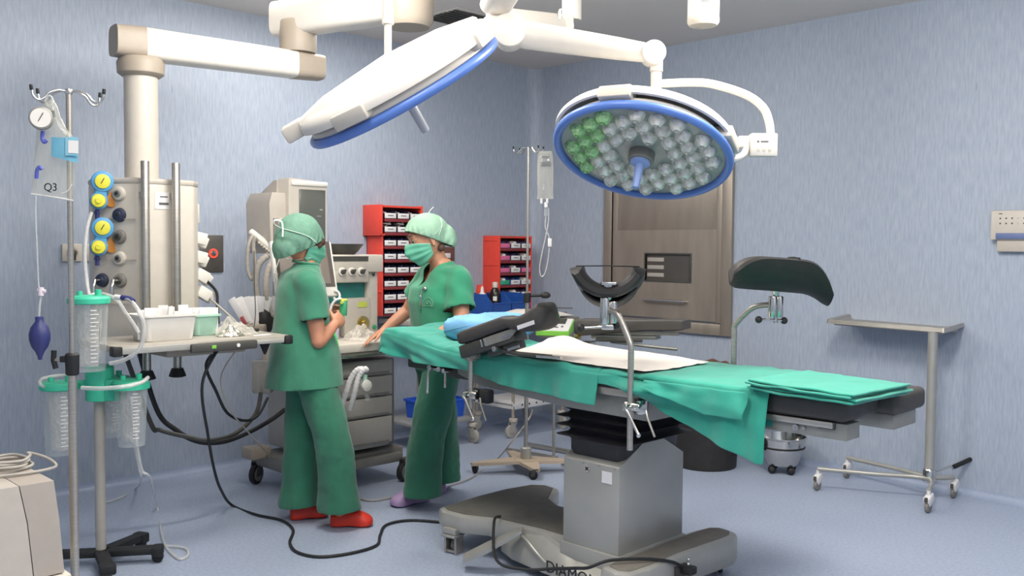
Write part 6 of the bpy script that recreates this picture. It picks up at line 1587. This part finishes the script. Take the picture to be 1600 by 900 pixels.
def mask(H, parent, m):
    def f(a, b):
        u = a*2-1; phi = u*R(86); v = b
        zt_ = .016 - .030*abs(u)**2.2; zb = -.128 + .052*abs(u)**2.0
        z = zb + (zt_-zb)*v
        nose_ = .043*math.exp(-(u/.25)**2)*(.35+.65*math.exp(-((v-.72)/.35)**2))
        chin = -.022*max(0,.35-v)/.35
        prf = interp([(-.13,.090),(-.10,.100),(-.06,.106),(-.02,.107),(.02,.100)], z)
        wid = interp([(-.13,.052),(-.10,.064),(-.06,.076),(-.02,.081),(.02,.083)], z)
        pl = .003*math.sin(v*PI*7)*(1-abs(u)**3)
        return H @ V(((prf+nose_+chin+pl)*math.cos(phi)**.85 if abs(phi) < PI/2 else 0, (wid+pl)*math.sin(phi), z))
    o = obj('face_mask', MB().grid(f, 28, 22), m, parent, True, ang=180)
    sd = o.modifiers.new('t','SOLIDIFY'); sd.thickness = .0025
    bnd = obj('mask_binding', MB().tube([f(k/24,1) for k in range(25)], .0028, 6, flat=.6), mat('pale_green_tie','#c9dfd0',.7), o, True)
    return o

# ------------------------------------------------------------------ nurse facing the camera (right)
def nurse_right():
    aF = R(212); F = V((math.cos(aF), math.sin(aF), 0)); L = V((-math.sin(aF), math.cos(aF), 0)); Z = V((0,0,1))
    pel = V((-.42,5.43,.90)); wai = V((-.415,5.43,1.05)); che = V((-.425,5.42,1.20)); sho = V((-.400,5.43,1.335)); nek = V((-.41,5.42,1.405))
    hc = P(667,376,5.37); H = head_frame(hc, R(203), R(20), R(0))
    sL = sho + L*.165 + V((.01,0,-.005)); eL = P(722,510,5.20); wL = P(718,504,5.06); hL = P(712,504,5.0)
    sR = sho - L*.160; eR = P(638,485,5.66); wR = P(600,516,5.57); hR = P(582,527,5.53)
    hipL, hipR = pel + L*.085, pel - L*.085
    kL, aL_ = P(667,690,5.30), V((-.518,5.31,.09)); kR, aR_ = P(692,690,5.62), V((-.428,5.66,.09))
    b = MB()
    torso(b, [(pel-Z*.07,.10,.15),(pel,.115,.165),(wai,.10,.14),(che,.125,.155),(sho-Z*.03,.092,.155),(sho+Z*.015,.066,.11),(nek,.056,.066),(nek+Z*.02,.048,.052)], F, L)
    limb(b, [nek-Z*.04, nek.lerp(hc,.45), hc-Z*.03+F*-.01], [.056,.050,.054])
    head(b, H)
    limb(b, [sL-Z*.02, sL.lerp(eL,.5), eL], [.049,.050,.042]); limb(b, [eL, eL.lerp(wL,.4), wL], [.043,.040,.028])
    limb(b, [sR-Z*.02, sR.lerp(eR,.5), eR], [.049,.050,.042]); limb(b, [eR, eR.lerp(wR,.4), wR], [.042,.039,.026])
    hand(b, wR, (hR-wR), V((-.1,-.25,-1)), V((.35,-.9,.1)), (.16,.18,.2,.24), (.8,.6,.1), spread=.09)
    hand(b, wL, (V((-.5,-.4,-.12))), V((.1,.1,-1)), V((-.2,.9,0)), (.3,.3,.35,.4))
    limb(b, [hipL, kL, aL_-Z*.0], [.080,.055,.034]); limb(b, [hipR, kR, aR_-Z*.0], [.080,.055,.034])
    hL_, tL_ = G(668,782), G(612,793); hR_, tR_ = G(700,766), G(668,777)
    hR_ = V((-.40,5.66,0)); tR_ = V((-.60,5.56,0))
    limb(b, [V((hL_.x-.02,hL_.y,.035)), tL_.lerp(hL_,.16)+Z*.03], [.022,.018]); limb(b, [V((hR_.x-.02,hR_.y,.035)), tR_.lerp(hR_,.16)+Z*.03], [.022,.018])
    body = remesh(b, .0052, 5, .5)
    p = person('person in green scrubs, face mask and pale cap behind the table, looking down', body, 'skin2', V((-.43,5.43,0)))
    t_ = MB()
    torso(t_, [(pel-Z*.12,.125,.165),(pel-Z*.02,.145,.185),(pel+Z*.10,.135,.175)], F, L)
    limb(t_, [hipL-Z*.02, kL, V((aL_.x+.01,aL_.y,.09))], [.118,.104,.108]); limb(t_, [hipR-Z*.02, kR, V((aR_.x+.01,aR_.y,.09))], [.115,.098,.100])
    tm = remesh(t_, .010, 6, .5)
    def tw(p_, n_):
        low = max(0,min(1,(.75-p_.z)/.6))
        return .010*noise.noise(V((p_.x*14+8, p_.y*14, p_.z*1.8)))*(.4+low) + .010*noise.noise(V((p_.x*6, p_.y*6+14, p_.z*9)))*(1-.3*low) + .003*noise.noise(p_*26) + .010*math.exp(-((p_.z-.08)/.05)**2)
    wrinkle(tm, tw); cutmesh(tm, cuts=[(V((0,0,.078)), V((0,0,-1)))])
    garment('trousers', tm, 'trouser', p)
    s_ = MB()
    torso(s_, [(V((-.42,5.43,.76)),.165,.20),(V((-.42,5.43,.90)),.160,.198),(V((-.42,5.43,1.03)),.148,.190),(che+F*.006-Z*.02,.160,.190),(che+Z*.06,.150,.190),(sho-Z*.03,.122,.188),(sho+Z*.028,.102,.164),(nek-Z*.014,.070,.090),(nek+Z*.025,.060,.068)], F, L)
    sleeve(s_, [sho+L*.06-Z*.03, sL-Z*.01, sL.lerp(eL,.35), sL.lerp(eL,.66)], [.066,.076,.080,.088]); sleeve(s_, [sho-L*.06-Z*.03, sR-Z*.01, sR.lerp(eR,.35), sR.lerp(eR,.66)], [.066,.076,.078,.084])
    sm = remesh(s_, .009, 6, .5)
    def sw(p_, n_):
        v = .005*noise.noise(V((p_.x*8+9, p_.y*8+3, p_.z*2.2))) + .004*noise.noise(V((p_.x*16+5, p_.y*16, p_.z*5)))
        q = p_ - (sL-Z*.12+F*.05); r_ = q.length
        v += .0065*math.sin(q.dot((Z*.75-F*.65).normalized())*62+3*noise.noise(p_*5))*math.exp(-(r_/.17)**2)
        return v
    wrinkle(sm, sw)
    cutL, cutR = sL.lerp(eL,.66), sR.lerp(eR,.66); dLn, dRn = (eL-sL).normalized(), (eR-sR).normalized()
    ctr = V((nek.x, nek.y, 0)); zV = 1.265; kk_ = 1.75
    nV = [(L*s*kk_*-1 + Z).normalized() for s in (1,-1)]
    vpt = ctr + Z*zV
    front_ = lambda c: (c-ctr).dot(F) > .0 and c.z > 1.2
    cutmesh(sm, cuts=[(V((0,0,.80)), V((0,0,-1))), (nek+Z*.004, (Z+F*.05).normalized())],
        splits=[(vpt, nV[0], front_), (vpt, nV[1], front_)],
        kill=lambda c, n_: endcap(c, n_, cutR, dRn) or endcap(c, n_, cutL, dLn) or (front_(c) and (c-vpt).dot(nV[0]) > 0 and (c-vpt).dot(nV[1]) > 0))
    top = garment('scrub_top', sm, 'scrub2', p)
    cm = capmesh(H, .126, .106, .108, .048, .092, -.075, ((-.108,0,-.018),(.070,.076,.080)), 11, cx=-.014)
    cap_ = garment('surgical_cap', cm, 'cap2', p, .002)
    obj('hair', MB(M=H).ell((-.052,.055,-.060),(.022,.013,.022)), 'hair', p, True)
    mask(H, p, 'mask')
    for s_ in (-1,1):
        e = obj('eye', MB(M=H).ell((.0785,s_*.031,.028),(.0135,.0135,.0115)), mat('eye_white','#d9d2c8',.3), p, True)
        obj('iris', MB(M=H).ell((.0900,s_*.0315,.023),(.003,.0062,.0055)), mat('dark_iris','#2a1c14',.2), e, True)
        obj('eyebrow', MB(M=H).tube(spline([V((.092,s_*.012,.055)),V((.096,s_*.030,.061)),V((.084,s_*.052,.056))],5), .0035, 6, flat=.6), 'hair', p, True)
        obj('eyelashes', MB(M=H).tube(spline([V((.090,s_*.016,.030)),V((.0945,s_*.032,.030)),V((.085,s_*.047,.028))],5), .0020, 6), 'hair', p, True)
    tr = bvh_of(cap_, p)
    pg = mat('pale_green_tie','#c9dfd0',.7)
    obj('mask_tie', MB().tube(spline([on(tr,x,y,.004) for x,y in ((672,373),(680,365),(686,358),(690,350),(688,342))],5), .0032, 8, flat=.5), pg, p, True)
    obj('mask_tie', MB().tube(spline([on(tr,x,y,.004) for x,y in ((679,386),(682,376),(686,364),(690,352),(687,341))],5), .0032, 8, flat=.5), pg, p, True)
    q0 = on(tr,672,333,.003)
    obj('mask_tie', MB().tube(spline([q0+V((-.01,0,-.01)), q0+V((.0,0,.012)), q0+V((.02,0,.032))],5), .0045, 8, flat=.5), 'tape', p, True, label='white tie end standing up')
    obj('earring', MB().ell(on(tr,687,377,.006),(.007,.007,.007)), 'chrome', p, True)
    clog(p, hL_, tL_, 'cloglilac'); clog(p, hR_, tR_, 'cloglilac')
    # things on her chest
    t2 = bvh_of(top)
    pen = obj('pen_and_tag', MB().tube([on(t2,662,450,.006), on(t2,660,458,.008), on(t2,659,468,.007), on(t2,658,484,.006)], .0045, 8).ell(on(t2,666,452,.01),(.012,.010,.012)).ell(on(t2,659,463,.009),(.006,.006,.006)), 'chrome', top, True)
    for k,(rx_,ry_) in enumerate(((8,6),(5.5,4))):
        obj('embroidered_emblem', MB().tube([on(t2,669+rx_*math.cos(a),477-ry_*2*math.sin(a)+ (2 if k else 0),.0025) for a in [PI*j/12 for j in range(13)]], .0012, 6), 'cap2', top, True)
    obj('embroidered_emblem', MB().tube([on(t2,661+16*j/6,478,.0025) for j in range(7)], .0010, 6).ell(on(t2,668,474,.003),(.003,.003,.004)), 'cap2', top, True)
    return p
NL = nurse_left(); NR = nurse_right()
# ================================================================== LIGHT AND CAMERA
w = bpy.data.worlds.new('world'); bpy.context.scene.world = w; w.use_nodes = True
w.node_tree.nodes['Background'].inputs['Color'].default_value = (.62,.66,.75,1)
w.node_tree.nodes['Background'].inputs['Strength'].default_value = .3
def area(name, loc, sx, sy, power, col, rz=0, rot=None):
    l = bpy.data.lights.new(name, 'AREA'); l.shape = 'RECTANGLE'; l.size = sx; l.size_y = sy; l.energy = power; l.color = col
    o = bpy.data.objects.new(name, l); C.objects.link(o); o.location = loc; o.rotation_euler = rot or (0,0,rz); return o
warm = (1.0,.95,.885)
def bulb(loc, power, r=.25):  # unseen fill light, added to brighten the ceiling and upper walls
    l = bpy.data.lights.new('fill_light', 'POINT'); l.energy = power; l.color = warm; l.shadow_soft_size = r
    o = bpy.data.objects.new('fill_light', l); C.objects.link(o); o.location = loc
area('ceiling_lamp', (-1.0, 5.85, HC-.03), 1.2, .3, 42, warm, A_L)
area('ceiling_lamp', (-.85, 4.1, HC-.03), 1.2, .6, 22, warm, A_L)
area('ceiling_lamp', (1.25, 3.5, HC-.03), .8, .4, 42, warm, A_L)
area('ceiling_lamp', (-.6, 2.2, HC-.03), 1.2, .6, 24, warm, A_L)
area('ceiling_lamp', (.8, .6, HC-.03), 1.2, .6, 38, warm, A_L)
bulb((-.85, 4.1, 2.80), 70); bulb((1.25, 3.5, 2.80), 80); bulb((-.6, 2.2, 2.80), 42); bulb((1.6,1.6,2.8), 75)
cam = bpy.data.cameras.new('camera'); co = bpy.data.objects.new('camera', cam); C.objects.link(co)
cam.sensor_fit = 'HORIZONTAL'; cam.sensor_width = 36; cam.lens = FOC/1600*36; cam.clip_start = .02
# Blender camera looks down -z with y up: flip the survey frame
Mc = CAMR @ Matrix(((1,0,0),(0,-1,0),(0,0,-1)))
co.matrix_world = Matrix.Translation(EYE) @ Mc.to_4x4()
sc = bpy.context.scene; sc.camera = co
sc.view_settings.view_transform = 'Standard'; sc.view_settings.look = 'None'
sc.view_settings.exposure = -0.22
sc.cycles.max_bounces = 8; sc.cycles.transparent_max_bounces = 16
